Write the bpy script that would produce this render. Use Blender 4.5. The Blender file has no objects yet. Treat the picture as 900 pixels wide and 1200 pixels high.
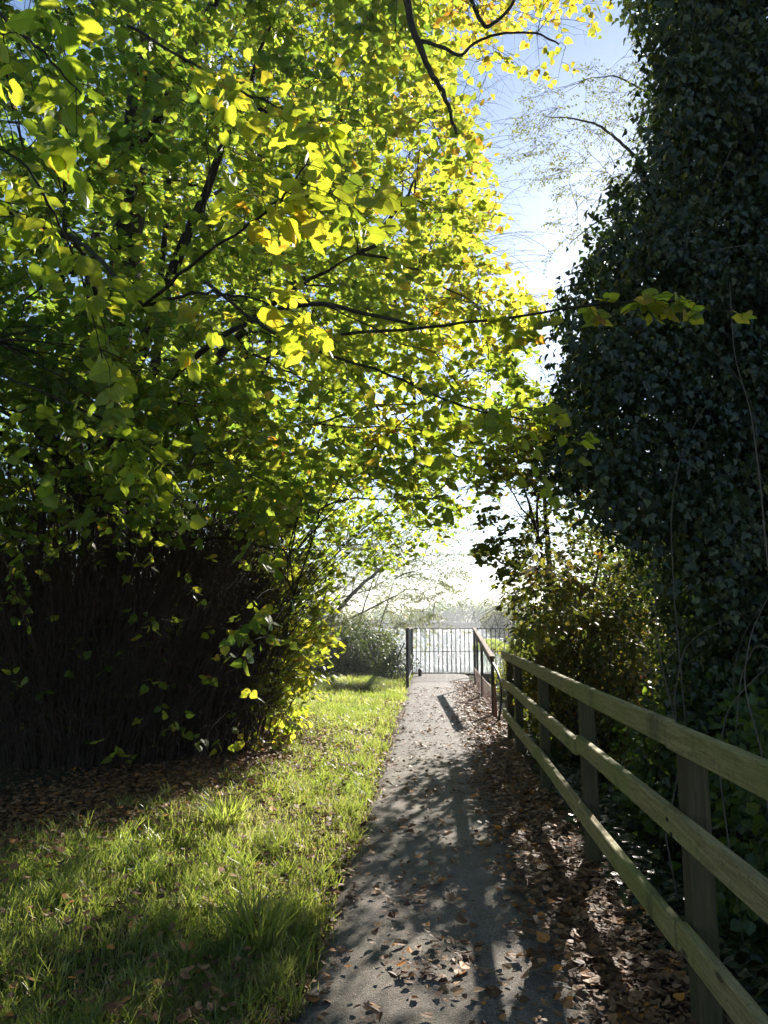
import bpy, math
import numpy as np
from math import radians as R

rng = np.random.default_rng(11)
C = bpy.context.scene.collection
F, CX, CY, H = 867.0, 450.0, 600.0, 1.52
PITCH, YAW = R(8.33), R(3.56)
SUN_EL, SUN_AZ = R(26.0), R(19.2)          # azimuth measured from the path direction (+Y) towards +X
SUN = np.array([math.sin(SUN_AZ)*math.cos(SUN_EL), math.cos(SUN_AZ)*math.cos(SUN_EL), math.sin(SUN_EL)])

# ------------------------------------------------------------------ maths helpers
def rotm():
    a = math.pi/2 + PITCH; b = YAW
    rx = np.array([[1,0,0],[0,math.cos(a),-math.sin(a)],[0,math.sin(a),math.cos(a)]])
    rz = np.array([[math.cos(b),-math.sin(b),0],[math.sin(b),math.cos(b),0],[0,0,1]])
    return rz @ rx
RM = rotm()
def at(px, py, Y):
    """point of the place at distance Y down the path that the photograph shows at (px, py)"""
    px, py, Y = np.broadcast_arrays(np.asarray(px, float), np.asarray(py, float), np.asarray(Y, float))
    d = np.stack([(px-CX)/F, (CY-py)/F, -np.ones_like(px)], -1) @ RM.T
    return d*(Y/d[..., 1])[..., None] + np.array([0, 0, H])
def to_px(p):
    d = (np.asarray(p) - np.array([0, 0, H])) @ RM
    return CX + F*d[..., 0]/-d[..., 2], CY - F*d[..., 1]/-d[..., 2]
def gnd(px, py):
    d = np.array([(px-CX)/F, (CY-py)/F, -1.]) @ RM.T
    return d[:2]*(-H/d[2])
def unit(v):
    return v/np.maximum(np.linalg.norm(v, axis=-1, keepdims=True), 1e-9)
def inpoly(x, y, poly):
    x = np.asarray(x); y = np.asarray(y); r = np.zeros(x.shape, bool)
    n = len(poly)
    for i in range(n):
        x0, y0 = poly[i]; x1, y1 = poly[(i+1) % n]
        if y0 == y1: continue
        c = ((y0 > y) != (y1 > y)) & (x < (x1-x0)*(y-y0)/(y1-y0)+x0)
        r ^= c
    return r
_K = np.random.default_rng(5).normal(size=(14, 3)); _PH = np.random.default_rng(6).uniform(0, 6.28, 14)
def wob(p, s=1.0):
    """smooth noise in about -1..1"""
    p = np.asarray(p, float)
    if p.shape[-1] == 2: p = np.concatenate([p, np.zeros(p.shape[:-1]+(1,))], -1)
    return np.sin((p*s) @ (_K.T*2.2) + _PH).mean(-1)*2.4
def sm(e0, e1, x):
    t = np.clip((x-e0)/(e1-e0), 0, 1); return t*t*(3-2*t)

# ------------------------------------------------------------------ scene helpers
def tag(o, label=None, cat=None, group=None, kind=None):
    if label: o['label'] = label
    if cat: o['category'] = cat
    if group: o['group'] = group
    if kind: o['kind'] = kind
    return o
def empty(name, loc, label, cat, group=None):
    o = bpy.data.objects.new(name, None); C.objects.link(o); o.location = loc
    o.empty_display_size = .2
    return tag(o, label, cat, group)
def mesh_np(name, verts, faces_list, mat, parent=None, attrs=None, smooth=True, mats=None):
    """faces_list: list of int arrays (n,k)"""
    verts = np.ascontiguousarray(verts, np.float32).reshape(-1, 3)
    me = bpy.data.meshes.new(name)
    me.vertices.add(len(verts)); me.vertices.foreach_set('co', verts.ravel())
    loops = np.concatenate([f.ravel() for f in faces_list]).astype(np.int32)
    cnt = np.concatenate([np.full(len(f), f.shape[1]) for f in faces_list]).astype(np.int32)
    st = np.concatenate([[0], np.cumsum(cnt)[:-1]]).astype(np.int32)
    me.loops.add(len(loops)); me.loops.foreach_set('vertex_index', loops)
    me.polygons.add(len(cnt)); me.polygons.foreach_set('loop_start', st)
    me.polygons.foreach_set('use_smooth', np.full(len(cnt), smooth))
    for k, (typ, arr) in (attrs or {}).items():
        a = me.attributes.new(k, typ, 'POINT')
        a.data.foreach_set('value' if typ == 'FLOAT' else 'vector', np.ascontiguousarray(arr, np.float32).ravel())
    me.update(calc_edges=True); me.validate()
    if mat: me.materials.append(mat)
    o = bpy.data.objects.new(name, me); C.objects.link(o)
    if parent is not None:
        o.parent = parent
        o.matrix_parent_inverse.identity()
        loc = np.array(parent.location, np.float32)
        co = verts - loc
        me.vertices.foreach_set('co', np.ascontiguousarray(co, np.float32).ravel()); me.update()
    return o
class MB:
    """collects boxes, bars and tubes into one mesh"""
    def __init__(s): s.v = []; s.f = []; s.n = 0
    def add(s, v, f):
        s.v.append(np.asarray(v, float)); s.f += [np.asarray(q)[None]+s.n if np.asarray(q).ndim == 1 else np.asarray(q)+s.n for q in f]; s.n += len(v); return s
    def beam(s, a, b, w, h, ch=.006, nseg=1, warp=0., up=(0, 0, 1)):
        """bar from a to b, w across, h tall, chamfered edges"""
        a = np.array(a, float); b = np.array(b, float); d = unit(b-a); up = np.array(up, float)
        x = unit(np.cross(d, up)); y = np.cross(x, d)
        c = ch; pts = [(-w/2+c, -h/2), (w/2-c, -h/2), (w/2, -h/2+c), (w/2, h/2-c), (w/2-c, h/2), (-w/2+c, h/2), (-w/2, h/2-c), (-w/2, -h/2+c)]
        v = []
        for i in range(nseg+1):
            t = i/nseg; p = a+(b-a)*t
            off = y*warp*math.sin(t*math.pi*1.3+a[1])+x*warp*math.sin(t*5+a[1]*3)
            for (u, w2) in pts: v.append(p+off+x*u+y*w2)
        f = []
        for i in range(nseg):
            for j in range(8):
                k = (j+1) % 8
                f.append([i*8+j, i*8+k, (i+1)*8+k, (i+1)*8+j])
        s.add(v, [np.array(f)])
        s.add(v[:8], [np.arange(8)[::-1]]); s.add(v[-8:], [np.arange(8)])
        return s
    def tube(s, pts, r, sides=8):
        v, f = tube_np(np.array(pts, float)[None], np.broadcast_to(np.asarray(r, float), (len(pts),))[None], sides)
        return s.add(v, [f])
    def build(s, name, mat, parent=None, smooth=False):
        by = {}
        for q in s.f: by.setdefault(q.shape[1], []).append(q)
        return mesh_np(name, np.concatenate(s.v), [np.concatenate(v) for v in by.values()], mat, parent, smooth=smooth)
def tube_np(P, Rr, S):
    """P (N,K,3) paths, Rr (N,K) radii -> verts, quads"""
    N, K, _ = P.shape
    T = np.empty_like(P); T[:, 1:-1] = P[:, 2:]-P[:, :-2]; T[:, 0] = P[:, 1]-P[:, 0]; T[:, -1] = P[:, -1]-P[:, -2]
    T = unit(T)
    m = unit(P[:, -1]-P[:, 0])
    ref = np.where(np.abs(m[:, 2:3]) > .7, np.array([[1., .13, 0]]), np.array([[.1, .12, 1.]]))[:, None]
    X = unit(np.cross(T, np.broadcast_to(ref, T.shape))); Yv = np.cross(X, T)
    a = np.arange(S)/S*2*np.pi
    V = P[:, :, None]+Rr[:, :, None, None]*(X[:, :, None]*np.cos(a)[:, None]+Yv[:, :, None]*np.sin(a)[:, None])
    idx = np.arange(N*K*S).reshape(N, K, S)
    A = idx[:, :-1]; B = idx[:, 1:]
    f = np.stack([A, np.roll(A, -1, 2), np.roll(B, -1, 2), B], -1).reshape(-1, 4)
    return V.reshape(-1, 3), f
def tubes_obj(name, sets, mat, parent):
    vs = []; fs = []; n = 0
    for (P, Rr, S) in sets:
        if len(P) == 0: continue
        v, f = tube_np(P, Rr, S); vs.append(v); fs.append(f+n); n += len(v)
    return mesh_np(name, np.concatenate(vs), [np.concatenate(fs)], mat, parent)

# ------------------------------------------------------------------ materials
def mat_new(name):
    m = bpy.data.materials.new(name); m.use_nodes = True
    nt = m.node_tree; nt.nodes.clear()
    return m, nt, nt.nodes, nt.links
def N(nt, t, **kw):
    n = nt.nodes.new(t)
    for k, v in kw.items(): setattr(n, k, v)
    return n
def ramp(nt, fac, stops, interp='LINEAR'):
    r = N(nt, 'ShaderNodeValToRGB'); r.color_ramp.interpolation = interp
    e = r.color_ramp.elements
    while len(e) < len(stops): e.new(.5)
    for i, (p, c) in enumerate(stops):
        e[i].position = p; e[i].color = (*c, 1) if len(c) == 3 else c
    if fac is not None: nt.links.new(fac, r.inputs[0])
    return r.outputs[0]
def noise(nt, scale, detail=4, rough=.55, vec=None, dist=0):
    n = N(nt, 'ShaderNodeTexNoise'); n.inputs['Scale'].default_value = scale; n.inputs['Detail'].default_value = detail
    n.inputs['Roughness'].default_value = rough; n.inputs['Distortion'].default_value = dist
    if vec is not None: nt.links.new(vec, n.inputs['Vector'])
    return n.outputs['Fac']
def mixc(nt, fac, a, b, mode='MIX'):
    m = N(nt, 'ShaderNodeMix', data_type='RGBA', blend_type=mode)
    for s, v in ((m.inputs[0], fac), (m.inputs[6], a), (m.inputs[7], b)):
        if hasattr(v, 'links'): nt.links.new(v, s)
        else: s.default_value = v if not isinstance(v, tuple) else ((*v, 1) if len(v) == 3 else v)
    return m.outputs[2]
def mth(nt, op, a, b=0., c=None):
    m = N(nt, 'ShaderNodeMath', operation=op)
    for i, v in enumerate((a, b) if c is None else (a, b, c)):
        if hasattr(v, 'links'): nt.links.new(v, m.inputs[i])
        else: m.inputs[i].default_value = v
    return m.outputs[0]
def coords(nt, kind='Object'):
    return N(nt, 'ShaderNodeTexCoord').outputs[kind]
def finish(nt, col, rough=.8, spec=.3, bump=None, bstr=.3, bdist=.01, metal=0):
    p = N(nt, 'ShaderNodeBsdfPrincipled'); o = N(nt, 'ShaderNodeOutputMaterial')
    if hasattr(col, 'links'): nt.links.new(col, p.inputs['Base Color'])
    else: p.inputs['Base Color'].default_value = (*col, 1)
    if hasattr(rough, 'links'): nt.links.new(rough, p.inputs['Roughness'])
    else: p.inputs['Roughness'].default_value = rough
    p.inputs['Specular IOR Level'].default_value = spec; p.inputs['Metallic'].default_value = metal
    if bump is not None:
        b = N(nt, 'ShaderNodeBump'); b.inputs['Strength'].default_value = bstr; b.inputs['Distance'].default_value = bdist
        nt.links.new(bump, b.inputs['Height']); nt.links.new(b.outputs[0], p.inputs['Normal'])
    nt.links.new(p.outputs[0], o.inputs['Surface'])
    return p
def leaf_mat(name, stops, tstops, trans=.5, rough=.45, spec=.4, edge=None, veins=False, spots=0.):
    """stops: reflected colour over the leaf's tint, tstops: colour of light passing through"""
    m, nt, ns, ln = mat_new(name)
    ta = N(nt, 'ShaderNodeAttribute', attribute_name='tint'); t = ta.outputs['Fac']
    lu = N(nt, 'ShaderNodeAttribute', attribute_name='luv').outputs['Vector']
    sx = N(nt, 'ShaderNodeSeparateXYZ'); ln.new(lu, sx.inputs[0])
    col = ramp(nt, t, stops); tcol = ramp(nt, t, tstops)
    geo = N(nt, 'ShaderNodeNewGeometry')
    isl = geo.outputs['Random Per Island']
    v = mth(nt, 'MULTIPLY_ADD', isl, .5, .75)
    hs = N(nt, 'ShaderNodeHueSaturation'); ln.new(col, hs.inputs['Color']); ln.new(v, hs.inputs['Value']); col = hs.outputs[0]
    if edge:
        # browning that starts at the rim of a leaf and on scattered spots
        nz = noise(nt, 38, 3, .6, coords(nt))
        e = mth(nt, 'ADD', sx.outputs[2], mth(nt, 'MULTIPLY', nz, .7))
        e = mth(nt, 'ADD', e, mth(nt, 'MULTIPLY', isl, .32))
        em = ramp(nt, mth(nt, 'MULTIPLY', e, .5), [(.0, (0, 0, 0)), (edge[0]/2, (0, 0, 0)), (edge[1]/2, (1, 1, 1))])
        col = mixc(nt, em, col, (.17, .07, .018)); tcol = mixc(nt, em, tcol, (.38, .14, .02))
    if veins:
        ax = mth(nt, 'ABSOLUTE', sx.outputs[0])
        mid = mth(nt, 'LESS_THAN', ax, .014)
        w = mth(nt, 'SUBTRACT', sx.outputs[1], mth(nt, 'MULTIPLY', ax, 1.05))
        fr = mth(nt, 'FRACT', mth(nt, 'MULTIPLY', w, 8.5))
        vn = mth(nt, 'LESS_THAN', fr, .13)
        vm = mth(nt, 'MAXIMUM', mid, vn)
        tcol = mixc(nt, mth(nt, 'MULTIPLY', vm, .55), tcol, (.16, .20, .02))
        col = mixc(nt, mth(nt, 'MULTIPLY', vm, .35), col, (.16, .2, .06))
    p = N(nt, 'ShaderNodeBsdfPrincipled'); ln.new(col, p.inputs['Base Color'])
    p.inputs['Roughness'].default_value = rough; p.inputs['Specular IOR Level'].default_value = spec
    tr = N(nt, 'ShaderNodeBsdfTranslucent'); ln.new(tcol, tr.inputs['Color'])
    mx = N(nt, 'ShaderNodeMixShader'); mx.inputs[0].default_value = trans
    o = N(nt, 'ShaderNodeOutputMaterial')
    ln.new(p.outputs[0], mx.inputs[1]); ln.new(tr.outputs[0], mx.inputs[2]); ln.new(mx.outputs[0], o.inputs['Surface'])
    return m
def bark_mat(name, a, b, scale=9, moss=None, bd=.02, spec=.15):
    m, nt, ns, ln = mat_new(name)
    mp = N(nt, 'ShaderNodeMapping'); mp.inputs['Scale'].default_value = (1, 1, .22); ln.new(coords(nt), mp.inputs[0])
    n1 = noise(nt, scale*3, 5, .65, mp.outputs[0]); n2 = noise(nt, scale*.4, 3, .5, coords(nt))
    c = ramp(nt, n1, [(.3, a), (.7, b)])
    if moss: c = mixc(nt, ramp(nt, n2, [(.45, (0, 0, 0)), (.65, (1, 1, 1))]), c, moss)
    finish(nt, c, .85, spec, n1, .6, bd)
    return m
M = {}
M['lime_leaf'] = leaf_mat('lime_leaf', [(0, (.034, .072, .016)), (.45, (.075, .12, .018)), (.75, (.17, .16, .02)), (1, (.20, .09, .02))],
    [(0, (.19, .33, .035)), (.45, (.50, .60, .05)), (.75, (.80, .62, .06)), (1, (.65, .28, .03))], .66, .42, .4, edge=(1.22, 1.40))  # low end of the through-colour darkened for the shaded upper-left crown
M['near_leaf'] = leaf_mat('near_lime_leaf', [(0, (.05, .10, .02)), (.5, (.11, .15, .022)), (.8, (.2, .17, .02)), (1, (.21, .10, .02))],
    [(0, (.36, .50, .03)), (.5, (.66, .70, .04)), (.8, (.9, .66, .05)), (1, (.7, .3, .03))], .62, .45, .4, edge=(1.18, 1.34), veins=True)
M['ivy_leaf'] = leaf_mat('ivy_leaf', [(0, (.013, .024, .009)), (.6, (.028, .042, .013)), (1, (.07, .078, .016))],
    [(0, (.04, .08, .015)), (.6, (.10, .18, .02)), (1, (.3, .38, .03))], 0.2, .36, .42)
M['thorn_leaf'] = leaf_mat('thorn_leaf', [(0, (.04, .055, .018)), (.5, (.09, .08, .02)), (.8, (.15, .085, .022)), (1, (.18, .06, .02))],
    [(0, (.16, .24, .03)), (.5, (.36, .34, .04)), (.8, (.5, .27, .03)), (1, (.45, .12, .02))], .42, .5, .35)
M['shrub_leaf'] = leaf_mat('shrub_leaf', [(0, (.03, .055, .018)), (.6, (.06, .09, .022)), (1, (.13, .12, .03))],
    [(0, (.14, .25, .025)), (.6, (.3, .42, .03)), (1, (.5, .45, .05))], .42, .45, .4)
M['willow_leaf'] = leaf_mat('willow_leaf', [(0, (.07, .09, .05)), (.6, (.11, .125, .055)), (1, (.17, .15, .06))],
    [(0, (.2, .26, .08)), (.6, (.34, .36, .1)), (1, (.4, .34, .1))], .42, .5, .35)
M['bramble_leaf'] = leaf_mat('bramble_leaf', [(0, (.03, .05, .025)), (.6, (.055, .075, .04)), (1, (.12, .09, .05))],
    [(0, (.10, .17, .03)), (.6, (.2, .26, .04)), (1, (.3, .2, .04))], .25, .55, .2)
M['dead_leaf'] = leaf_mat('dead_leaf', [(0, (.065, .028, .014)), (.35, (.15, .075, .035)), (.7, (.27, .155, .075)), (1, (.44, .17, .03))],
    [(0, (.06, .02, .01)), (.5, (.18, .07, .02)), (1, (.4, .18, .03))], .15, .6, .22)
M['grass'] = leaf_mat('grass', [(0, (.035, .07, .022)), (.6, (.085, .125, .035)), (1, (.24, .20, .10))],
    [(0, (.28, .42, .055)), (.6, (.53, .60, .09)), (1, (.62, .54, .25))], .52, .38, .5)
M['bark'] = bark_mat('lime_bark', (.012, .009, .006), (.05, .036, .024), 14, (.028, .034, .014))
M['twig'] = bark_mat('twig_bark', (.02, .014, .010), (.085, .056, .038), 20)
M['paletwig'] = bark_mat('pale_twig_bark', (.06, .05, .038), (.14, .115, .085), 20)
M['greytwig'] = bark_mat('grey_twig_bark', (.06, .055, .045), (.13, .12, .10), 14)

def wood_mat():
    m, nt, ns, ln = mat_new('weathered_fence_wood')
    co = coords(nt)
    mp = N(nt, 'ShaderNodeMapping'); mp.inputs['Scale'].default_value = (14, .8, 14); ln.new(co, mp.inputs[0])
    g = noise(nt, 5, 6, .7, mp.outputs[0], .6); bl = noise(nt, 1.6, 4, .6, co); fine = noise(nt, 55, 3, .6, co)
    c = ramp(nt, g, [(.25, (.11, .085, .032)), (.5, (.26, .205, .085)), (.75, (.42, .34, .17))])
    c = mixc(nt, ramp(nt, bl, [(.4, (0, 0, 0)), (.62, (.75, .75, .75))]), c, (.19, .20, .045))
    c = mixc(nt, ramp(nt, fine, [(.58, (0, 0, 0)), (.72, (.6, .6, .6))]), c, (.04, .038, .025))
    st = noise(nt, 3.2, 5, .7, co)
    c = mixc(nt, ramp(nt, st, [(.56, (0, 0, 0)), (.68, (.65, .65, .65))]), c, (.055, .05, .03))
    vk = N(nt, 'ShaderNodeTexVoronoi'); vk.inputs['Scale'].default_value = 1; mk = N(nt, 'ShaderNodeMapping'); mk.inputs['Scale'].default_value = (5, 2.1, 7); ln.new(co, mk.inputs[0]); ln.new(mk.outputs[0], vk.inputs['Vector'])
    c = mixc(nt, ramp(nt, vk.outputs['Distance'], [(.05, (.85,)*3), (.11, (0, 0, 0))]), c, (.03, .022, .012))
    finish(nt, c, .8, .25, mth(nt, 'ADD', g, mth(nt, 'MULTIPLY', fine, .4)), .9, .007)
    return m
M['wood'] = wood_mat()
def post_mat():
    m, nt, ns, ln = mat_new('fence_post_wood')
    co = coords(nt)
    mp = N(nt, 'ShaderNodeMapping'); mp.inputs['Scale'].default_value = (16, 16, .8); ln.new(co, mp.inputs[0])
    g = noise(nt, 4, 6, .7, mp.outputs[0], .5); bl = noise(nt, 2.5, 4, .6, co)
    c = ramp(nt, g, [(.25, (.03, .024, .012)), (.75, (.10, .08, .04))])
    c = mixc(nt, ramp(nt, bl, [(.42, (0, 0, 0)), (.65, (.7, .7, .7))]), c, (.06, .06, .022))
    finish(nt, c, .85, .2, g, .6, .004)
    return m
M['post'] = post_mat()
def metal_mat(name, a, b, rough=.5, metal=.3):
    m, nt, ns, ln = mat_new(name)
    n = noise(nt, 12, 5, .6, coords(nt))
    finish(nt, ramp(nt, n, [(.4, a), (.62, b)]), rough, .4, n, .2, .002, metal)
    return m
M['steel'] = metal_mat('dark_painted_steel', (.018, .022, .022), (.045, .04, .032), .45)
M['galv'] = metal_mat('galvanised_steel', (.16, .17, .17), (.24, .25, .25), .45, .6)
M['rust'] = metal_mat('rust_red_mesh', (.15, .045, .03), (.25, .09, .055), .7, .1)
M['cap'] = metal_mat('brown_timber_handrail', (.11, .065, .042), (.19, .12, .08), .9, 0)
M['bolt'] = metal_mat('bolt_steel', (.05, .05, .05), (.1, .08, .06), .5, .7)

def path_mat():
    m, nt, ns, ln = mat_new('tarmac_path')
    co = coords(nt)
    vo = N(nt, 'ShaderNodeTexVoronoi'); vo.inputs['Scale'].default_value = 150; ln.new(co, vo.inputs['Vector'])
    vo2 = N(nt, 'ShaderNodeTexVoronoi'); vo2.inputs['Scale'].default_value = 330; ln.new(co, vo2.inputs['Vector'])
    n1 = noise(nt, 260, 2, .6, co); n2 = noise(nt, 1.3, 5, .6, co); n3 = noise(nt, 7, 5, .65, co)
    sc = N(nt, 'ShaderNodeSeparateColor'); ln.new(vo.outputs['Color'], sc.inputs[0])
    c = ramp(nt, sc.outputs[0], [(0, (.115, .093, .07)), (.5, (.20, .165, .13)), (.85, (.27, .23, .185)), (1, (.28, .26, .23))])
    c = mixc(nt, ramp(nt, n1, [(.42, (0, 0, 0)), (.6, (.6, .6, .6))]), c, (.085, .072, .058))
    c = mixc(nt, ramp(nt, n2, [(.45, (0, 0, 0)), (.7, (.55, .55, .55))]), c, (.075, .082, .042))      # moss film
    c = mixc(nt, ramp(nt, n3, [(.5, (0, 0, 0)), (.72, (.5, .5, .5))]), c, (.055, .045, .034))        # dirt
    sy = N(nt, 'ShaderNodeSeparateXYZ'); ln.new(co, sy.inputs[0])
    far = ramp(nt, mth(nt, 'ADD', mth(nt, 'MULTIPLY', sy.outputs[1], .05), mth(nt, 'MULTIPLY', n3, .05)), [(.44, (0, 0, 0)), (.47, (1, 1, 1))])
    slab = ramp(nt, n3, [(.3, (.11, .095, .09)), (.7, (.17, .15, .14))])
    slab = mixc(nt, mth(nt, 'MULTIPLY', sc.outputs[1], .3), slab, (.11, .09, .085))
    c = mixc(nt, far, c, slab)
    hgt = mth(nt, 'ADD', mth(nt, 'MULTIPLY', vo.outputs['Distance'], -.7), mth(nt, 'ADD', n1, mth(nt, 'MULTIPLY', n3, 1.5)))
    finish(nt, c, ramp(nt, n3, [(.3, (.72,)*3), (.7, (.9,)*3)]), .3, hgt, .8, .006)
    return m
M['path'] = path_mat()
def soil_mat():
    m, nt, ns, ln = mat_new('soil')
    co = coords(nt)
    n1 = noise(nt, 5, 7, .7, co); n2 = noise(nt, 40, 5, .7, co); n3 = noise(nt, .25, 4, .6, co)
    c = ramp(nt, n2, [(.3, (.022, .016, .011)), (.55, (.06, .042, .026)), (.75, (.10, .075, .045))])
    c = mixc(nt, ramp(nt, n1, [(.42, (0, 0, 0)), (.6, (.8, .8, .8))]), c, (.045, .06, .018))
    c = mixc(nt, ramp(nt, n3, [(.45, (0, 0, 0)), (.6, (.5, .5, .5))]), c, (.06, .08, .025))
    finish(nt, c, .95, .1, mth(nt, 'ADD', n2, n1), .8, .03)
    return m
M['soil'] = soil_mat()
def water_mat():
    m, nt, ns, ln = mat_new('lake_water')
    co = coords(nt)
    mp = N(nt, 'ShaderNodeMapping'); mp.inputs['Scale'].default_value = (1, 1.6, 1); ln.new(co, mp.inputs[0])
    a = noise(nt, 1.1, 4, .6, mp.outputs[0], .4); b = noise(nt, 6, 3, .55, mp.outputs[0])
    p = finish(nt, (.03, .05, .07), .12, .5, mth(nt, 'ADD', a, mth(nt, 'MULTIPLY', b, .25)), 1.0, .8)
    p.inputs['IOR'].default_value = 1.33
    return m
M['water'] = water_mat()

# ------------------------------------------------------------------ leaf templates (local x across, y towards tip, z normal)
def heart_template(nside, serr=0., fold=.22, droop=.22):
    t = np.linspace(0, 1, nside)
    w = .50*np.sin(np.pi*np.clip(t, 0, 1)**.62)**.8
    w[0] = 0; w[-1] = 0
    if nside >= 10: w[1] = .27; w[2] = .41
    if serr: w[1:-1] += serr*np.where(np.arange(1, nside-1) % 2, 1, -1)
    y = t.copy(); y = y*1.0-.0
    if nside >= 10: y[1] = -.07; y[2] = .0; y[0] = .03
    mid = np.stack([np.zeros(nside), y.clip(.03), np.zeros(nside)], -1)
    Rr = np.stack([w, y, np.zeros(nside)], -1); L = Rr*np.array([-1, 1, 1])
    V = np.concatenate([mid, Rr[1:-1], L[1:-1]]); n = nside
    q = []; tr = []
    def rid(i): return i if i in (0, n-1) else n+i-1
    def lid(i): return i if i in (0, n-1) else n+(n-2)+i-1
    for i in range(n-1):
        for side, g in ((0, rid), (1, lid)):
            f = [i, g(i), g(i+1), i+1]
            f = [k for j, k in enumerate(f) if k not in f[:j]]
            if side: f = f[::-1]
            (q if len(f) == 4 else tr).append(f)
    edge = np.concatenate([np.zeros(n), np.ones(2*(n-2))]); edge[0] = .3; edge[-1] = 1
    edge = edge*.62
    V = V.copy(); luv = np.stack([V[:, 0], V[:, 1], edge], -1)
    V[:, 2] = -fold*np.abs(V[:, 0]) - droop*V[:, 1]**2 + .05*np.sin(V[:, 1]*9)*np.abs(V[:, 0])*2
    V[:, 0] *= .95
    return V, luv, [np.array(a) for a in (q, tr) if a]
def simple_template(outline, fold=.2, droop=.15):
    """outline: right half points (x,y) from base to tip, tip and base on axis"""
    o = np.array(outline, float); n = len(o)
    base, tip = o[0], o[-1]; mids = o[1:-1]
    V = [base, tip]+list(mids)+[m*np.array([-1, 1]) for m in mids]
    V = np.array(V); k = len(mids)
    fr = [0]+list(range(2, 2+k))+[1]; fl = [1]+list(range(2+2*k-1, 2+k-1, -1))+[0]
    V3 = np.concatenate([V, np.zeros((len(V), 1))], 1)
    luv = np.concatenate([V, np.where(np.arange(len(V)) < 2, .3, .62)[:, None]], 1)
    V3[:, 2] = -fold*np.abs(V3[:, 0])-droop*V3[:, 1]**2
    return V3, luv, [np.array([fr]), np.array([fl])] if len(fr) == len(fl) else None
T_NEAR = heart_template(17, .022)
T_MID = simple_template([(0, .04), (.24, -.05), (.46, .12), (.47, .38), (.3, .68), (.1, .9), (0, 1.06)])
T_FAR = simple_template([(0, 0), (.42, .15), (.38, .55), (0, 1)])
T_OVAL = simple_template([(0, 0), (.28, .25), (.27, .6), (0, 1)])
T_IVY = simple_template([(0, 0), (.3, -.08), (.52, .22), (.27, .42), (.2, .68), (0, 1.0)], .15, .2)
T_NARROW = simple_template([(0, 0), (.1, .3), (.09, .65), (0, 1)], .2, .3)
T_DEAD = [simple_template([(0, .04), (.24, -.05), (.46, .12), (.47, .38), (.3, .68), (0, 1.06)], -.22, -.2),
          simple_template([(0, 0), (.3, .1), (.5, .25), (.27, .42), (.45, .62), (.16, .72), (0, 1.05)], .22, .2),
          simple_template([(0, 0), (.28, .2), (.32, .6), (.12, .85), (0, 1)], -.2, .3)]
def leaves_arrays(tpl, pos, d, n, size, tint, wid=None):
    V, luv, F_ = tpl
    d = unit(d); x = unit(np.cross(d, n)); nn = np.cross(x, d)
    if wid is None: wid = np.ones(len(pos))
    P = pos[:, None] + size[:, None, None]*(x[:, None]*V[None, :, 0:1]*wid[:, None, None] + d[:, None]*V[None, :, 1:2] + nn[:, None]*V[None, :, 2:3])
    nv = len(V); off = (np.arange(len(pos))*nv)[:, None, None]
    fs = [(f[None]+off).reshape(-1, f.shape[1]) for f in F_]
    return P.reshape(-1, 3), fs, np.repeat(tint, nv), np.tile(luv, (len(pos), 1))
def leaves_obj(name, tpl, pos, d, n, size, tint, mat, parent=None, wid=None):
    P, fs, t, l = leaves_arrays(tpl, pos, d, n, size, tint, wid)
    return mesh_np(name, P, fs, mat, parent, {'tint': ('FLOAT', t), 'luv': ('FLOAT_VECTOR', l)}, smooth=False)
def rnd_unit(n, up=0.):
    v = rng.normal(size=(n, 3)); v[:, 2] += up; return unit(v)

# spots kept sunlit by cutting leaves out of the low sun's way
LIT = []
def ell(px, py, rx, ry, hard=1.):
    g = gnd(px, py); LIT.append((g[0], g[1], rx, ry, hard))
def ell3(px, py, Y, rx, ry, h=.95):
    p = at(px, py, Y); g = p[:2]-SUN[:2]*p[2]/SUN[2]; LIT.append((g[0], g[1], rx, ry, h))
def lit_at(p):
    """0..1: how open the sun's way through point p is"""
    g = p[:, :2]-SUN[:2]*(p[:, 2]/SUN[2])[:, None]
    w = wob(g, 1.6)*.28+wob(g, 5)*.16
    v = np.zeros(len(p))
    for (cx, cy, rx, ry, h) in LIT:
        q = ((g[:, 0]-cx)/rx)**2+((g[:, 1]-cy)/ry)**2
        v = np.maximum(v, sm(1.25, .75, q+w*1.1)*h)
    return v
def prune(p, keep=.03, soft=1.):
    return rng.random(len(p)) > lit_at(p)*(1-keep)*soft
LIT += [(-1.5, 5.6, 1.0, 1.7, 1), (-2.0, 4.3, 1.7, 1.0, 1), (-2.3, 6.4, .75, 2.0, .95), (-.1, 14.5, 1.1, 6.2, 1), (-1.6, 12.5, 1.6, 6.0, 1), (-1.25, 7.2, .95, 2.6, 1), (-1.55, 5.0, .85, 1.3, 1), (-2.3, 3.9, 1.0, .8, .9),
        (-.8, 4.6, .25, .8, .9), (-.2, 3.3, .34, .6, 1), (.25, 3.1, .14, .5, 1), (-.1, 4.1, .14, .16, .9), (-.25, 4.9, .1, .22, .8), (.02, 5.3, .1, .2, .8), (.75, 4.2, .10, .3, .8), (-.5, 2.7, .3, .3, .6)]

ell3(350, 250, 2.45, .42, .8); ell3(320, 380, 2.7, .3, .5); ell3(800, 352, 3.95, .25, .4); ell3(60, 40, 2.2, .3, .5, .6)
ell3(330, 800, 8.8, .7, .9); ell3(330, 700, 9.0, .8, 1.2); ell3(340, 640, 9.0, .8, 1.0, .8); ell3(290, 760, 8.4, .5, 1.2, .8)
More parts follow.
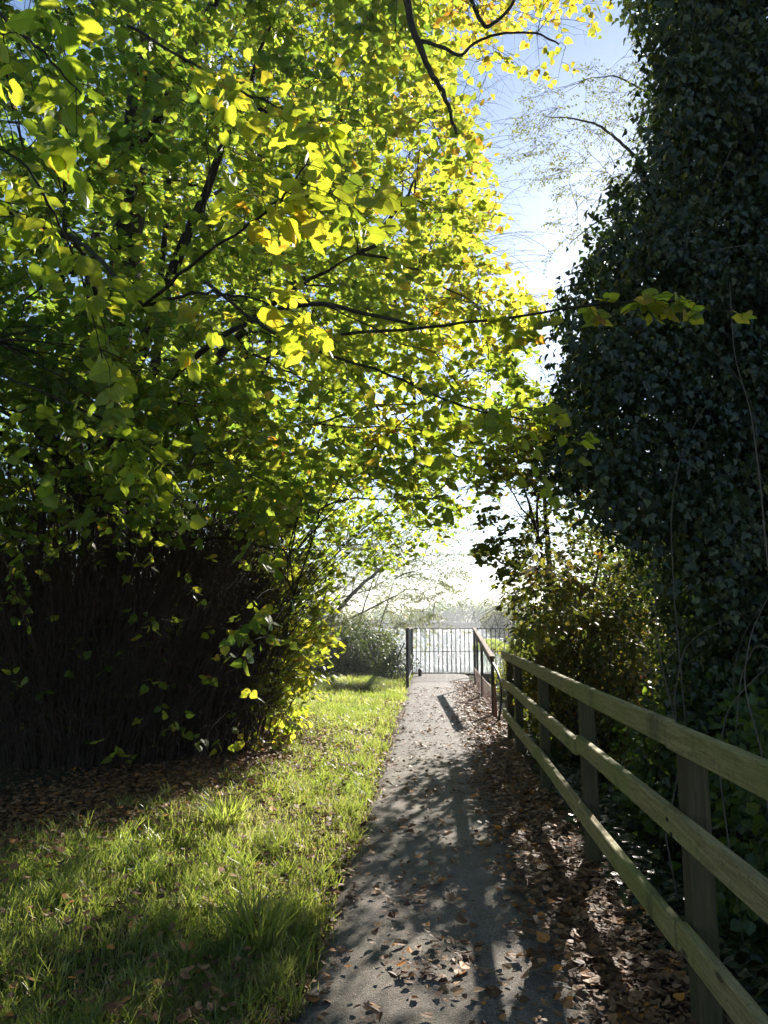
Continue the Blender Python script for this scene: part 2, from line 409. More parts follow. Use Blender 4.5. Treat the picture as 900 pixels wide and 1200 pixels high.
# ------------------------------------------------------------------ tree growing
def bez(a, b, c, k):
    t = np.linspace(0, 1, k)[None, :, None]
    return (1-t)**2*a[:, None]+2*t*(1-t)*b[:, None]+t*t*c[:, None]
def connect(starts_pts, ends, k=7, sag=.12, pref=None):
    """curved branches from the nearest point of the skeleton to each end"""
    S = starts_pts; out = []
    idx = np.empty(len(ends), int)
    for i in range(0, len(ends), 400):
        e = ends[i:i+400]
        D = np.linalg.norm(e[:, None]-S[None], axis=-1)
        D += np.where(S[None, :, 2] > e[:, None, 2]+.2, .5, 0)
        idx[i:i+400] = np.argmin(D, 1)
    a = S[idx]; L = np.linalg.norm(ends-a, axis=1, keepdims=True)
    mid = (a+ends)/2+np.array([0, 0, 1])*L*sag+rng.normal(size=a.shape)*L*.10
    P = bez(a, mid, ends, k)
    n = rng.normal(size=P.shape)*L[:, None]*.012; n[:, 0] = 0; n[:, -1] = 0
    return P+n, L[:, 0]
def sprays(o, d, L, nside, nleaf, size, sizev=.3, droop=.25, tintf=None, flat=.55, narrow=False):
    """o,d (n,3), L (n,). returns twig paths and leaf arrays"""
    n = len(o); d = unit(d)
    up = np.array([0, 0, 1.])
    s = unit(np.cross(d, up)+rng.normal(size=d.shape)*.25)
    k = 5; t = np.linspace(0, 1, k)
    main = o[:, None]+d[:, None]*(L[:, None]*t)[..., None]; main[..., 2] -= droop*(L[:, None]*t**2)
    tw = [main]
    ts = np.linspace(.12, .95, nside)[None]+rng.normal(size=(n, nside))*.04
    sg = np.where(np.arange(nside) % 2, 1., -1.)[None]*np.ones((n, 1))
    b = o[:, None]+d[:, None]*(L[:, None]*ts)[..., None]; b[..., 2] -= droop*(L[:, None]*ts**2)
    sd = unit(s[:, None]*sg[..., None]+d[:, None]*.7+rng.normal(size=b.shape)*.28)
    sl = L[:, None]*(.62-.35*ts)*(.7+.6*rng.random(ts.shape))
    kt = np.linspace(0, 1, 4)
    side = b[:, :, None]+sd[:, :, None]*(sl[..., None]*kt)[..., None]; side[..., 2] -= droop*1.3*(sl[..., None]*kt**2)
    side = side.reshape(n*nside, 4, 3)
    tl = np.linspace(.2, 1, nleaf)[None]+rng.normal(size=(n*nside, nleaf))*.05
    sdf = sd.reshape(-1, 3); slf = sl.reshape(-1)
    lp = side[:, :1]+sdf[:, None]*(slf[:, None]*tl)[..., None]; lp[..., 2] -= droop*1.3*(slf[:, None]*tl**2)
    ss = unit(np.cross(sdf, up)); sgl = np.where(np.arange(nleaf) % 2, 1., -1.)[None, :, None]
    ld = unit(ss[:, None]*sgl*1.0+sdf[:, None]*.8+np.array([0, 0, -.45])+rng.normal(size=lp.shape)*.32)
    ln_ = unit(np.array([0, 0, 1.])*flat+SUN*.15+rng.normal(size=lp.shape)*.42)
    lp = lp.reshape(-1, 3)+ld.reshape(-1, 3)*.012
    sz = size*(1-sizev+2*sizev*rng.random(len(lp)))
    return main, side, lp, ld.reshape(-1, 3), ln_.reshape(-1, 3), sz
def samp_poly(poly, n, ylo, yhi, filt=None, dens=True):
    xs = [p[0] for p in poly]; ys = [p[1] for p in poly]; out = []
    tot = 0
    while tot < n:
        m = n*3
        x = rng.uniform(min(xs), max(xs), m); y = rng.uniform(min(ys), max(ys), m)
        u = rng.random(m); lo = ylo(x, y) if callable(ylo) else ylo; hi = yhi(x, y) if callable(yhi) else yhi
        Y = lo+(hi-lo)*u
        k = inpoly(x, y, poly); x, y, Y = x[k], y[k], Y[k]
        p = at(x, y, Y)
        if filt is not None: p = p[filt(p)]
        out.append(p); tot += len(p)
    return np.concatenate(out)[:n]

def tree(root, trunks, targets, leafmat, woodmat, tpl, leafsize, tint, L=(.5, .9), nside=5, nleaf=5, nmain=40, droop=.25, flat=.55,
         pruning=1., twr=1., crown_name='crown', mask=None, outward=.6, center=None, sag=.12, extra_skel=None, mainr=.03):
    """root: Empty. trunks: list of (pts, r0, r1) drawn as parts. targets (n,3) places where foliage ends up"""
    skel = []
    for i, (pts, r0, r1, nm) in enumerate(trunks):
        pts = np.array(pts, float); k = len(pts)
        # densify with catmull-ish interpolation
        tt = np.linspace(0, k-1, max(8, k*5)); P = np.stack([np.interp(tt, np.arange(k), pts[:, j]) for j in range(3)], -1)
        for _ in range(3): P[1:-1] = (P[:-2]+2*P[1:-1]+P[2:])/4
        P[1:-1] += rng.normal(size=P[1:-1].shape)*r0*.12
        rr = np.linspace(r0, r1, len(P))
        if nm == 'trunk': rr[:3] *= [1.5, 1.25, 1.08]
        MB().tube(P, rr, 12 if r0 > .06 else 7).build(nm, woodmat, root, smooth=True)
        skel.append(P)
    skel = np.concatenate(skel+([extra_skel] if extra_skel is not None else []))
    sets = []
    if nmain:
        E = targets[rng.permutation(len(targets))[:nmain]]
        for frac, rr in ((.35, mainr), (1., mainr*.55)):
            e = E[:int(nmain*frac)] if frac < 1 else E[int(nmain*.35):]
            P, Ls = connect(skel, e, 9, sag)
            r = np.linspace(1, .3, 9)[None]*(rr*np.clip(Ls, .5, 4)[:, None]/2.5)
            sets.append((P, r, 6)); skel = np.concatenate([skel, P[:, 2:].reshape(-1, 3)])
    P, Ls = connect(skel, targets, 6, sag*.6)
    r = np.linspace(1, .45, 6)[None]*(.0055*twr*np.clip(Ls, .6, 3)[:, None])
    sets.append((P, r, 4))
    o = targets; dirv = unit(P[:, -1]-P[:, -3])
    cen = center if center is not None else targets.mean(0)
    dirv = unit(dirv+unit(o-cen)*outward+rng.normal(size=o.shape)*.35)*np.array([1, 1, .6])
    Lr = rng.uniform(L[0], L[1], len(o))
    main, side, lp, ld, ln_, sz = sprays(o, dirv, Lr, nside, nleaf, leafsize, .42, droop=droop, flat=flat)
    sets.append((main, np.linspace(1, .4, 5)[None]*np.full((len(main), 1), .0030*twr), 3))
    kp = rng.random(len(side)) < 1
    sets.append((side[kp], np.linspace(1, .5, 4)[None]*np.full((kp.sum(), 1), .0017*twr), 3))
    k = np.ones(len(lp), bool)
    if pruning: k &= prune(lp, soft=pruning)
    if mask is not None: k &= mask(lp)
    lp, ld, ln_, sz = lp[k], ld[k], ln_[k], sz[k]
    tn = np.clip(tint(lp), 0, 1)
    tubes_obj('twigs', sets, woodmat, root)
    leaves_obj(crown_name, tpl, lp, ld, ln_, sz, tn, leafmat, root)
    return len(lp)

# ================================================================== SETTING
def ground_h(x, y):
    left = -.9-.06*np.clip(y-20, 0, 60)-1.2*sm(60, 110, y)*6
    x = np.asarray(x, float); y = np.asarray(y, float); z = np.zeros_like(x)
    z += np.where(x < -.6, .02+.05*sm(-.6, -1.6, x), 0)
    z += np.where(x < -.6, wob(np.stack([x, y], -1), .5)*.03*sm(-.6, -1.8, x), 0)
    z -= .75*sm(1.05, 2.6, x)*(sm(25, 20, y))
    z -= 1.0*sm(5, 11, x)*(sm(25, 20, y))
    sl = sm(21.2, 24.2, y)                          # the bank falls to the lake
    z = z*(1-sl)+(-1.9)*sl
    bl = sm(-1.6, -3.6, x+.02*(y-20))*sm(75, 55, y)   # land on the left of the lake
    z = np.where(y > 20.5, z*(1-bl)+(-.12+.1*wob(np.stack([x, y], -1), .2))*bl, z)
    z = np.where(y > 20.5, np.maximum(z, -1.9+1.1*np.exp(-((x-5.2)/2.2)**2-((y-66)/7)**2)*1.35), z)  # grassy spit
    far = sm(238, 262, y+10*np.sin(x*.02))
    return z*(1-far)+far*(.6+.6*wob(np.stack([x, y], -1), .01))
def grid(xs, ys, hf):
    X, Y = np.meshgrid(xs, ys); Z = hf(X, Y)
    V = np.stack([X, Y, Z], -1).reshape(-1, 3); nx, ny = len(xs), len(ys)
    I = np.arange(nx*ny).reshape(ny, nx)
    f = np.stack([I[:-1, :-1], I[:-1, 1:], I[1:, 1:], I[1:, :-1]], -1).reshape(-1, 4)
    return V, f
def axis(*segs):
    a = [np.arange(s, e, st) for s, e, st in segs]; return np.concatenate(a+[[segs[-1][1]]])
xs = axis((-600, -100, 50), (-100, -20, 8), (-20, -8, 1), (-8, 8, .12), (8, 20, 1), (20, 100, 8), (100, 600, 50))
ys = axis((-60, -4, 4), (-4, 26, .15), (26, 90, 2), (90, 230, 10), (230, 290, 3), (290, 800, 50))
V, f = grid(xs, ys, ground_h)
near = (np.abs(V[:, 0]) < 8) & (V[:, 1] < 26)
inpath = (V[:, 0] > -.75) & (V[:, 0] < 1.1) & (V[:, 1] < 21.5)
V[:, 2] += np.where(near & ~inpath, wob(V[:, :2], 3)*.015, 0)-np.where(inpath, .02, 0)
tag(mesh_np('ground', V, [f], M['soil']), kind='structure')

# path, a slightly cambered strip with ragged edges
ys = np.arange(-3, 21.35, .05); cols = 19
u = np.linspace(0, 1, cols)
el = -.56+.03*wob(np.stack([ys*0, ys], -1), 1.1)+.018*wob(np.stack([ys*0+3, ys], -1), 6)
er = .80+.04*wob(np.stack([ys*0+9, ys], -1), 1.1)+.02*wob(np.stack([ys*0+5, ys], -1), 6)
# the path opens out a little at the railing
er = er+.25*sm(14, 19, ys); 
X = el[:, None]+(er-el)[:, None]*u; Yg = np.repeat(ys[:, None], cols, 1)
Z = .012+.02*(1-(2*u-1)**2)[None]+.004*wob(np.stack([X, Yg], -1), 2.5)
Z[:, 0] = -.03; Z[:, -1] = -.03
I = np.arange(len(ys)*cols).reshape(len(ys), cols)
f = np.stack([I[:-1, :-1], I[:-1, 1:], I[1:, 1:], I[1:, :-1]], -1).reshape(-1, 4)
tag(mesh_np('path', np.stack([X, Yg, Z], -1).reshape(-1, 3), [f], M['path']), kind='structure')
# concrete edging of the viewing platform
mb = MB(); mb.beam((-.62, 21.40, -.12), (3.6, 21.40, -.12), .12, .34, .01)
tag(mb.build('platform_kerb', M['path']), kind='structure')
WZ = -.95
V, f = grid(axis((-600, -60, 60), (-60, 60, 8), (60, 600, 60)), axis((21.9, 60, 4), (60, 300, 20)), lambda x, y: x*0+WZ)
tag(mesh_np('water', V, [f], M['water']), kind='structure')

# ================================================================== GRASS
def path_left(y): return -.56
def blades(pos, h, w, lean, tint, name, parent=None, mat=None, dirs=None):
    n = len(pos)
    a = rng.uniform(0, 2*np.pi, n); fx = np.stack([np.cos(a), np.sin(a), 0*a], -1)
    la = rng.uniform(0, 2*np.pi, n) if dirs is None else dirs; ldv = np.stack([np.cos(la), np.sin(la), 0*la], -1)
    P = []
    for t, ww in ((0, 1), (.4, .9), (.75, .6)):
        c = pos+np.array([0, 0, 1.])*(h*t*(1-.25*lean*t))[:, None]+ldv*(h*lean*t*t)[:, None]
        P += [c-fx*(w*ww/2)[:, None], c+fx*(w*ww/2)[:, None]]
    P.append(pos+np.array([0, 0, 1.])*(h*(1-.45*lean))[:, None]+ldv*(h*lean*1.1)[:, None])
    V = np.stack(P, 1).reshape(-1, 3); o = (np.arange(n)*7)[:, None, None]
    q = (np.array([[0, 1, 3, 2], [2, 3, 5, 4]])[None]+o).reshape(-1, 4); t3 = (np.array([[4, 5, 6]])[None]+o).reshape(-1, 3)
    tt = np.repeat(tint, 7)
    return mesh_np(name, V, [q, t3], mat or M['grass'], parent, {'tint': ('FLOAT', tt), 'luv': ('FLOAT_VECTOR', np.zeros((len(V), 3)))}, smooth=False)
def thicket_edge(y):   # ground left of this is bare and dark under the shoots
    return np.interp(y, [3.2, 4.4, 5.4, 6.6, 8, 9.5, 11, 20], [-7, -3.1, -2.35, -2.0, -1.7, -1.75, -2.6, -3.0])
def scatter_grass(n, y0, y1, pw, x0=-6.5):
    y = y0+(y1-y0)*rng.random(n)**pw; 
    edge = path_left(y)+.07*wob(np.stack([y*0, y], -1), 1.4)+.04*rng.normal(size=n)
    x = edge-(np.minimum(-x0-.5, .35+y*.62))*rng.random(n)
    p = np.stack([x, y], -1)
    den = np.clip(.7+.4*wob(p, 1.3)+.3*wob(p, 4), .3, 1)
    den *= sm(-.15, .45, x-thicket_edge(y)+.25*wob(p, 2))
    k = rng.random(n) < den
    return x[k], y[k]
gx, gy = scatter_grass(300000, 2.0, 21, 1.7)
gz = ground_h(gx, gy)
clump = wob(np.stack([gx, gy], -1), 2.6)
gh = (.042+.065*np.clip(clump+.4, 0, 1.4)+.05*rng.random(len(gx))**3)*(1+.25*rng.normal(size=len(gx))).clip(.4, 1.8)
gt = np.clip(.48+.26*wob(np.stack([gx, gy], -1), .9)+.14*wob(np.stack([gx, gy], -1), 5)+.18*rng.normal(size=len(gx))+np.where(rng.random(len(gx)) < .15, .5, 0), 0, 1)
gs = blades(np.stack([gx, gy, gz-.004], -1), gh, .0035+.0012*gy/4+.0015*rng.random(len(gx)), rng.uniform(.15, .95, len(gx)), gt, 'grass')
tag(gs, kind='stuff'); gs['label'] = 'ragged green verge grass beside the left edge of the path'; gs['category'] = 'grass'
# long loose tufts
tx, ty = scatter_grass(1500, 2.3, 13, 1.5)
tn_ = 16
bx = np.repeat(tx, tn_)+rng.normal(size=len(tx)*tn_)*.018; by = np.repeat(ty, tn_)+rng.normal(size=len(tx)*tn_)*.018
bh = np.repeat(rng.uniform(.10, .24, len(tx)), tn_)*rng.uniform(.6, 1.15, len(bx))
g2 = blades(np.stack([bx, by, ground_h(bx, by)-.005], -1), bh, .004+.003*rng.random(len(bx)), rng.uniform(.25, 1.0, len(bx)),
            np.clip(.35+.15*rng.normal(size=len(bx)), 0, 1), 'long_grass')
tag(g2, 'longer arching grass tufts standing out of the short verge grass', 'grass', kind='stuff')
# far bank, spit and right-hand edge grass
fx_ = rng.uniform(-14, -1.2, 16000); fy_ = rng.uniform(20.5, 45, 16000)
fz_ = ground_h(fx_, fy_)
sx_ = rng.normal(5.2, 1.9, 9000); sy_ = rng.normal(66, 5, 9000); sz_ = ground_h(sx_, sy_)
kk = sz_ > WZ-.05; sx_, sy_, sz_ = sx_[kk], sy_[kk], sz_[kk]
kk = fz_ > WZ; fx_, fy_, fz_ = fx_[kk], fy_[kk], fz_[kk]
bx = np.concatenate([fx_, sx_]); by = np.concatenate([fy_, sy_]); bz = np.concatenate([fz_, sz_])
g3 = blades(np.stack([bx, by, bz-.01], -1), rng.uniform(.2, .5, len(bx)), .02+.0012*by, rng.uniform(.1, .7, len(bx)), np.clip(.45+.2*rng.normal(size=len(bx)), 0, 1), 'bank_grass')
tag(g3, 'rough green grass on the lake bank and the low spit', 'grass', kind='stuff')

# clover and other low broad leaves between the blades
n = 16000; cx_, cy_ = scatter_grass(n, 2.0, 13, 1.5); kk = wob(np.stack([cx_, cy_], -1), 1.9)+.25*rng.normal(size=len(cx_)) > .15; cx_, cy_ = cx_[kk], cy_[kk]; n = len(cx_)
o = leaves_obj('clover', T_FAR, np.stack([cx_, cy_, ground_h(cx_, cy_)+rng.uniform(.01, .06, n)], -1), rnd_unit(n)*np.array([1, 1, .3]), unit(rng.normal(size=(n, 3))*.35+np.array([0, 0, 1])), rng.uniform(.012, .032, n), np.clip(.25+.2*rng.normal(size=n), 0, 1), M['shrub_leaf'])
tag(o, 'low clover and small weeds growing through the verge grass', 'ground cover', kind='stuff')
def tussock(x, y, r, h, n, label, name='grass_tussock'):
    a = rng.uniform(0, 2*np.pi, n); q = r*.35*np.sqrt(rng.random(n))
    px = x+np.cos(a)*q; py = y+np.sin(a)*q; z = ground_h(np.array([x]), np.array([y]))[0]
    o = blades(np.stack([px, py, px*0+z-.01], -1), h*rng.uniform(.6, 1.15, n), np.full(n, .007+.0004*y), rng.uniform(.3, 1.1, n)*r/h*.7, np.clip(.5+.25*rng.normal(size=n), 0, 1), name, dirs=a+rng.normal(size=n)*.5)
    tag(o, label, 'grass tuft')
    return o
g = gnd(412, 812); tussock(g[0], g[1], 1.0, .42, 1900, 'rounded tussock of long yellowish grass beside the bramble bush')
g = gnd(300, 1120); tussock(g[0], g[1], .3, .30, 160, 'loose tuft of long green blades at the near left edge of the path')
g = gnd(262, 985); tussock(g[0], g[1], .35, .28, 200, 'shaded tuft of long grass halfway along the verge')

# ================================================================== FALLEN LEAVES
def litter_points():
    P = []
    def put(x, y, w=None): P.append(np.stack([x, y], -1))
    n = 60000                     # right side of the path up against the fence
    y = 1.6+17*rng.random(n)**1.25; x = .05+1.1*rng.random(n)**.8
    den = sm(-.15, .5, x-(np.interp(y, [0, 3, 6, 12, 20], [.50, .46, .34, .36, .6])+.1*wob(np.stack([y*0, y], -1), .9)))*(.75+.35*wob(np.stack([x, y], -1), 2.5))
    k = (rng.random(n) < den) & (x < 1.25); put(x[k], y[k])
    n = 8000                      # scattered over the tarmac
    y = 1.8+15*rng.random(n)**1.3; x = -.55+1.3*rng.random(n)
    k = rng.random(n) < .16+.7*np.clip(wob(np.stack([x, y], -1), 2.2), 0, 1); put(x[k], y[k])
    n = 2600                      # left edge
    y = 1.8+12*rng.random(n)**1.3; x = -.62+.14*rng.normal(size=n); k = (x < -.4); put(x[k], y[k])
    n = 22000                     # under the shoots
    y = 3.6+7.4*rng.random(n); x = thicket_edge(y)+rng.normal(size=n)*.6-.45
    k = (x > -7); put(x[k], y[k])
    n = 3400                      # in the grass
    y = 2.1+9*rng.random(n)**1.3; x = -.6-(.3+y*.6)*rng.random(n); put(x, y)
    P = np.concatenate(P)
    # real-world colours by where they lie
    return P
LP = litter_points()
def zsurf(x, y):
    onp = (x > -.56) & (x < .80)
    u_ = (x+.56)/1.36
    return np.where(onp, .012+.02*(1-(2*u_-1)**2), ground_h(x, y)+.008)
nL = len(LP)
lz = zsurf(LP[:, 0], LP[:, 1])
pile = np.where((LP[:, 0] > .5), .03, .006)*rng.random(nL)
ingrass = (LP[:, 0] < -.75) & (LP[:, 0] > thicket_edge(LP[:, 1]))
pile = np.where(ingrass, .02+.05*rng.random(nL), pile)
pos = np.stack([LP[:, 0], LP[:, 1], lz+pile+.006], -1)
a = rng.uniform(0, 2*np.pi, nL)
dd = np.stack([np.cos(a), np.sin(a), rng.normal(size=nL)*.10], -1)
nn = unit(np.stack([rng.normal(size=nL)*.3, rng.normal(size=nL)*.3, np.ones(nL)], -1))
flip = rng.random(nL) < .4; nn[flip] *= -1
pos[:, 2] += .012
sz = rng.uniform(.018, .052, nL)*np.where(rng.random(nL) < .10, 1.35, 1)
tn = np.clip(.42+.24*rng.normal(size=nL)+np.where(rng.random(nL) < .07, .5, 0), 0, 1)
# the 300 that show largest are things of their own, the rest is litter
px_, py_ = to_px(pos)
vis = (px_ > 0) & (px_ < 900) & (py_ < 1200) & (pos[:, 1] > 0) & (np.abs(pos[:, 0]-(-.2)) < 3.5)
score = np.where(vis, sz/np.linalg.norm(pos-np.array([0, 0, H]), axis=1), 0)
order = np.argsort(-score); big = order[:300]; rest = order[300:]
which = rng.integers(0, 3, nL)
for k in range(3):
    s = rest[which[rest] == k]
    if k == 0: P0, F0, t0, l0 = leaves_arrays(T_DEAD[0], pos[s], dd[s], nn[s], sz[s], tn[s])
    else:
        P1, F1, t1, l1 = leaves_arrays(T_DEAD[k], pos[s], dd[s], nn[s], sz[s], tn[s])
        F0 = F0+[f_+len(P0) for f_ in F1]; P0 = np.concatenate([P0, P1]); t0 = np.concatenate([t0, t1]); l0 = np.concatenate([l0, l1])
lo = mesh_np('leaf_litter', P0, F0, M['dead_leaf'], None, {'tint': ('FLOAT', t0), 'luv': ('FLOAT_VECTOR', l0)}, smooth=False)
tag(lo, 'brown leaf litter drifted along the path and under the shoots', 'leaf litter', kind='stuff')
for i in big:
    T = T_DEAD[which[i]]
    P1, F1, t1, l1 = leaves_arrays(T, np.zeros((1, 3)), dd[i:i+1], nn[i:i+1], sz[i:i+1], tn[i:i+1])
    o = mesh_np('fallen_leaf', P1, F1, M['dead_leaf'], None, {'tint': ('FLOAT', t1), 'luv': ('FLOAT_VECTOR', l1)}, smooth=False)
    o.location = pos[i]
    if pos[i, 0] < -.56: tag(o, 'single dry brown leaf caught in the near verge grass', 'leaf', 'fallen leaves caught in the verge grass')
    elif pos[i, 0] > .5: tag(o, 'single dry brown leaf in the near drift at the fence foot', 'leaf', 'fallen leaves drifted at the fence foot')
    else: tag(o, 'single dry brown leaf lying on the open near tarmac', 'leaf', 'fallen leaves lying on the tarmac')

# ================================================================== WOODEN FENCE
FX = .93
fence = empty('wooden_fence', (FX+.08, 2.85, 0), 'green weathered post and rail fence along the right side of the path', 'fence')
posts = [-.6, 1.27, 3.05, 4.95, 6.9, 8.85, 9.75]
for i, y in enumerate(posts):
    t = rng.normal(size=2)*.006
    mb = MB().beam((FX+.075, y, -.75), (FX+.075+t[0], y+t[1], 1.085 if i else 1.085), .086, .11, .008, 4, .002, up=(0, 1, 0))
    mb.build('post', M['post'], fence)
for z, nm in ((1.134, 0), (.785, 1), (.40, 2)):
    segs = [(-1.0, 3.04), (3.05, 6.90), (6.91, 9.85)] if nm != 1 else [(-1.0, 4.94), (4.95, 8.85), (8.86, 9.85)]
    for (a0, b0) in segs:
        j = rng.normal(size=2)*.004
        mb = MB().beam((FX+j[0]*.5, a0, z-.05+j[0]), (FX+j[1]*.5, b0, z-.05+j[1]), .042, .10, .005, 14, .0035)
        ro = mb.build('rail', M['wood'], fence)
        for y in posts:
            if a0 < y < b0:
                for dz in (-.022, .022):
                    yy = y+(.02 if dz > 0 else -.02)
                    bo = MB().tube([(FX-.0245, yy, z-.05+dz), (FX-.02, yy, z-.05+dz)], .0085, 8).build('nail', M['bolt'], fence)
                    bo.parent = ro; bo.matrix_parent_inverse.identity()

# ================================================================== METAL RAILING AT THE LAKE
YR = 21.0
rail = empty('metal_railing', (.9, YR, 0), 'dark metal bar railing across the end of the path by the water', 'railing')
MB().beam((-.52, YR, 1.29), (4.2, YR, 1.29), .045, .02, .004).build('top_rail', M['steel'], rail)
MB().beam((-.52, YR, .66), (4.2, YR, .66), .02, .014, .003).build('middle_rail', M['steel'], rail)
MB().beam((-.52, YR, .09), (4.2, YR, .09), .04, .014, .003).build('bottom_rail', M['steel'], rail)
for x in np.arange(-.40, 4.15, .122):
    MB().tube([(x, YR, .09), (x, YR, 1.285)], .0095, 8).build('bar', M['steel'], rail, smooth=True)
for x in (-.52, 1.28, 2.75, 4.2):
    MB().beam((x, YR, -.3), (x, YR, 1.31), .05, .05, .004, up=(0, 1, 0)).build('post', M['steel'], rail)
lr = empty('side_railing', (-.54, 17.3, 0), 'short side railing with a thick dark post on the left of the path end', 'railing')
MB().beam((-.54, 17.3, -.3), (-.54, 17.3, 1.30), .07, .07, .006, up=(0, 1, 0)).build('post', M['steel'], lr)
MB().beam((-.54, 20.9, -.3), (-.54, 20.9, 1.27), .06, .06, .006, up=(0, 1, 0)).build('post', M['steel'], lr)
MB().beam((-.54, 17.22, 1.32), (-.54, 20.95, 1.31), .10, .05, .01).build('handrail', M['greytwig'], lr)
MB().beam((-.54, 17.3, .15), (-.54, 20.95, .15), .03, .03, .004).build('bottom_rail', M['steel'], lr)
for y in np.arange(17.55, 20.8, .125):
    MB().tube([(-.54, y, .15), (-.54, y, 1.30)], .0085, 6).build('bar', M['galv'], lr, smooth=True)
t = np.linspace(0, 1, 12); MB().tube(np.stack([-.60-.16*np.sin(t*np.pi), 17.25+0*t, 1.0-.85*t], -1), .014, 8).build('curved_bar', M['steel'], lr, smooth=True)
b_ = MB().tube([(-.30, 20.6, 0), (-.30, 20.6, .2)], .05, 10); b_.tube([(-.30, 20.6, .2), (-.30, 20.6, .215)], [.05, .03], 10)
o = b_.build('short_bollard', M['steel'], smooth=True); tag(o, 'short dark stub post in front of the railing bars', 'post')

hr = empty('ramp_handrail', (1.0, 12, 0), 'brown timber handrail with red mesh infill curving down to the path', 'handrail')
A = np.array([1.02, 17.6, 1.33]); B = np.array([.98, 12.1, .93])
MB().beam(A, B, .09, .05, .012, 6, .002).build('handrail', M['cap'], hr)
MB().beam(A-np.array([0, 0, .10]), B-np.array([0, 0, .10]), .04, .05, .006, 6, .002).build('middle_rail', M['cap'], hr)
for y in (17.6, 14.9, 12.15):
    zt = B[2]+(A[2]-B[2])*(y-B[1])/(A[1]-B[1])-.03; x = B[0]+(A[0]-B[0])*(y-B[1])/(A[1]-B[1])
    MB().beam((x, y, -.3), (x, y, zt), .05, .05, .005, up=(0, 1, 0)).build('post', M['steel'], hr)
t = np.linspace(0, 1, 16)
cv = np.stack([.98+.07*np.sin(t*np.pi), 12.1-.75*np.sin(t*np.pi*.62), .87*(1-t)-.02+.12*np.sin(t*np.pi)], -1)
MB().tube(cv, .019, 8).build('curved_end', M['steel'], hr, smooth=True)
mbm = MB()
for y in np.arange(11.75, 17.5, .2):       # diamond mesh
    for s in (1, -1):
        y2 = y+s*.8
        if not 11.7 < y2 < 17.5: continue
        mbm.tube([(.99, y, .06), (.99, y2, .42)], .003, 4)
mbm.tube([(.99, 11.6, .05), (.99, 17.5, .05)], .012, 6)
mbm.tube([(.99, 11.75, .42), (.99, 17.5, .44)], .006, 6)
for k_ in range(6):
    mbm.beam((.985, 11.5+k_*.11, .04), (.985, 11.75+k_*.13, .55-.02*k_), .012, .03, .002)
mbm.build('mesh_panel', M['rust'], hr)

# ================================================================== LEFT: LIME TREE WITH BASAL SHOOTS
OUT_L = [(-420, -420), (700, -420), (690, -40), (665, 14), (600, 36), (545, 66), (528, 105), (560, 150), (575, 205), (590, 250), (560, 290), (595, 318), (640, 350),
         (645, 385), (600, 420), (640, 470), (648, 505), (612, 535), (590, 570), (545, 600), (505, 640), (470, 662), (400, 672), (372, 700), (378, 765), (352, 812), (325, 872),
         (285, 880), (268, 760), (300, 650), (235, 560), (120, 505), (-60, 500), (-420, 520)]
def out_mask(poly, soft=10):
    def f(p):
        x, y = to_px(p); j = rng.normal(size=(2, len(p)))*soft
        return inpoly(x+j[0], y+j[1], poly)
    return f
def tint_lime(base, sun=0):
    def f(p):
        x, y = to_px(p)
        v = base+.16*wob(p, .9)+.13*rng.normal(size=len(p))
        v -= .2*sm(380, 0, x)  # shade of the thick left crown put into the leaf tint
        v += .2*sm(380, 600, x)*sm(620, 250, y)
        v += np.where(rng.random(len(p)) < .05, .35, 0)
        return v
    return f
limeA = empty('lime_tree', (-3.9, 8.6, 0), 'tall lime tree with dense shoots round its base beside the verge', 'tree')
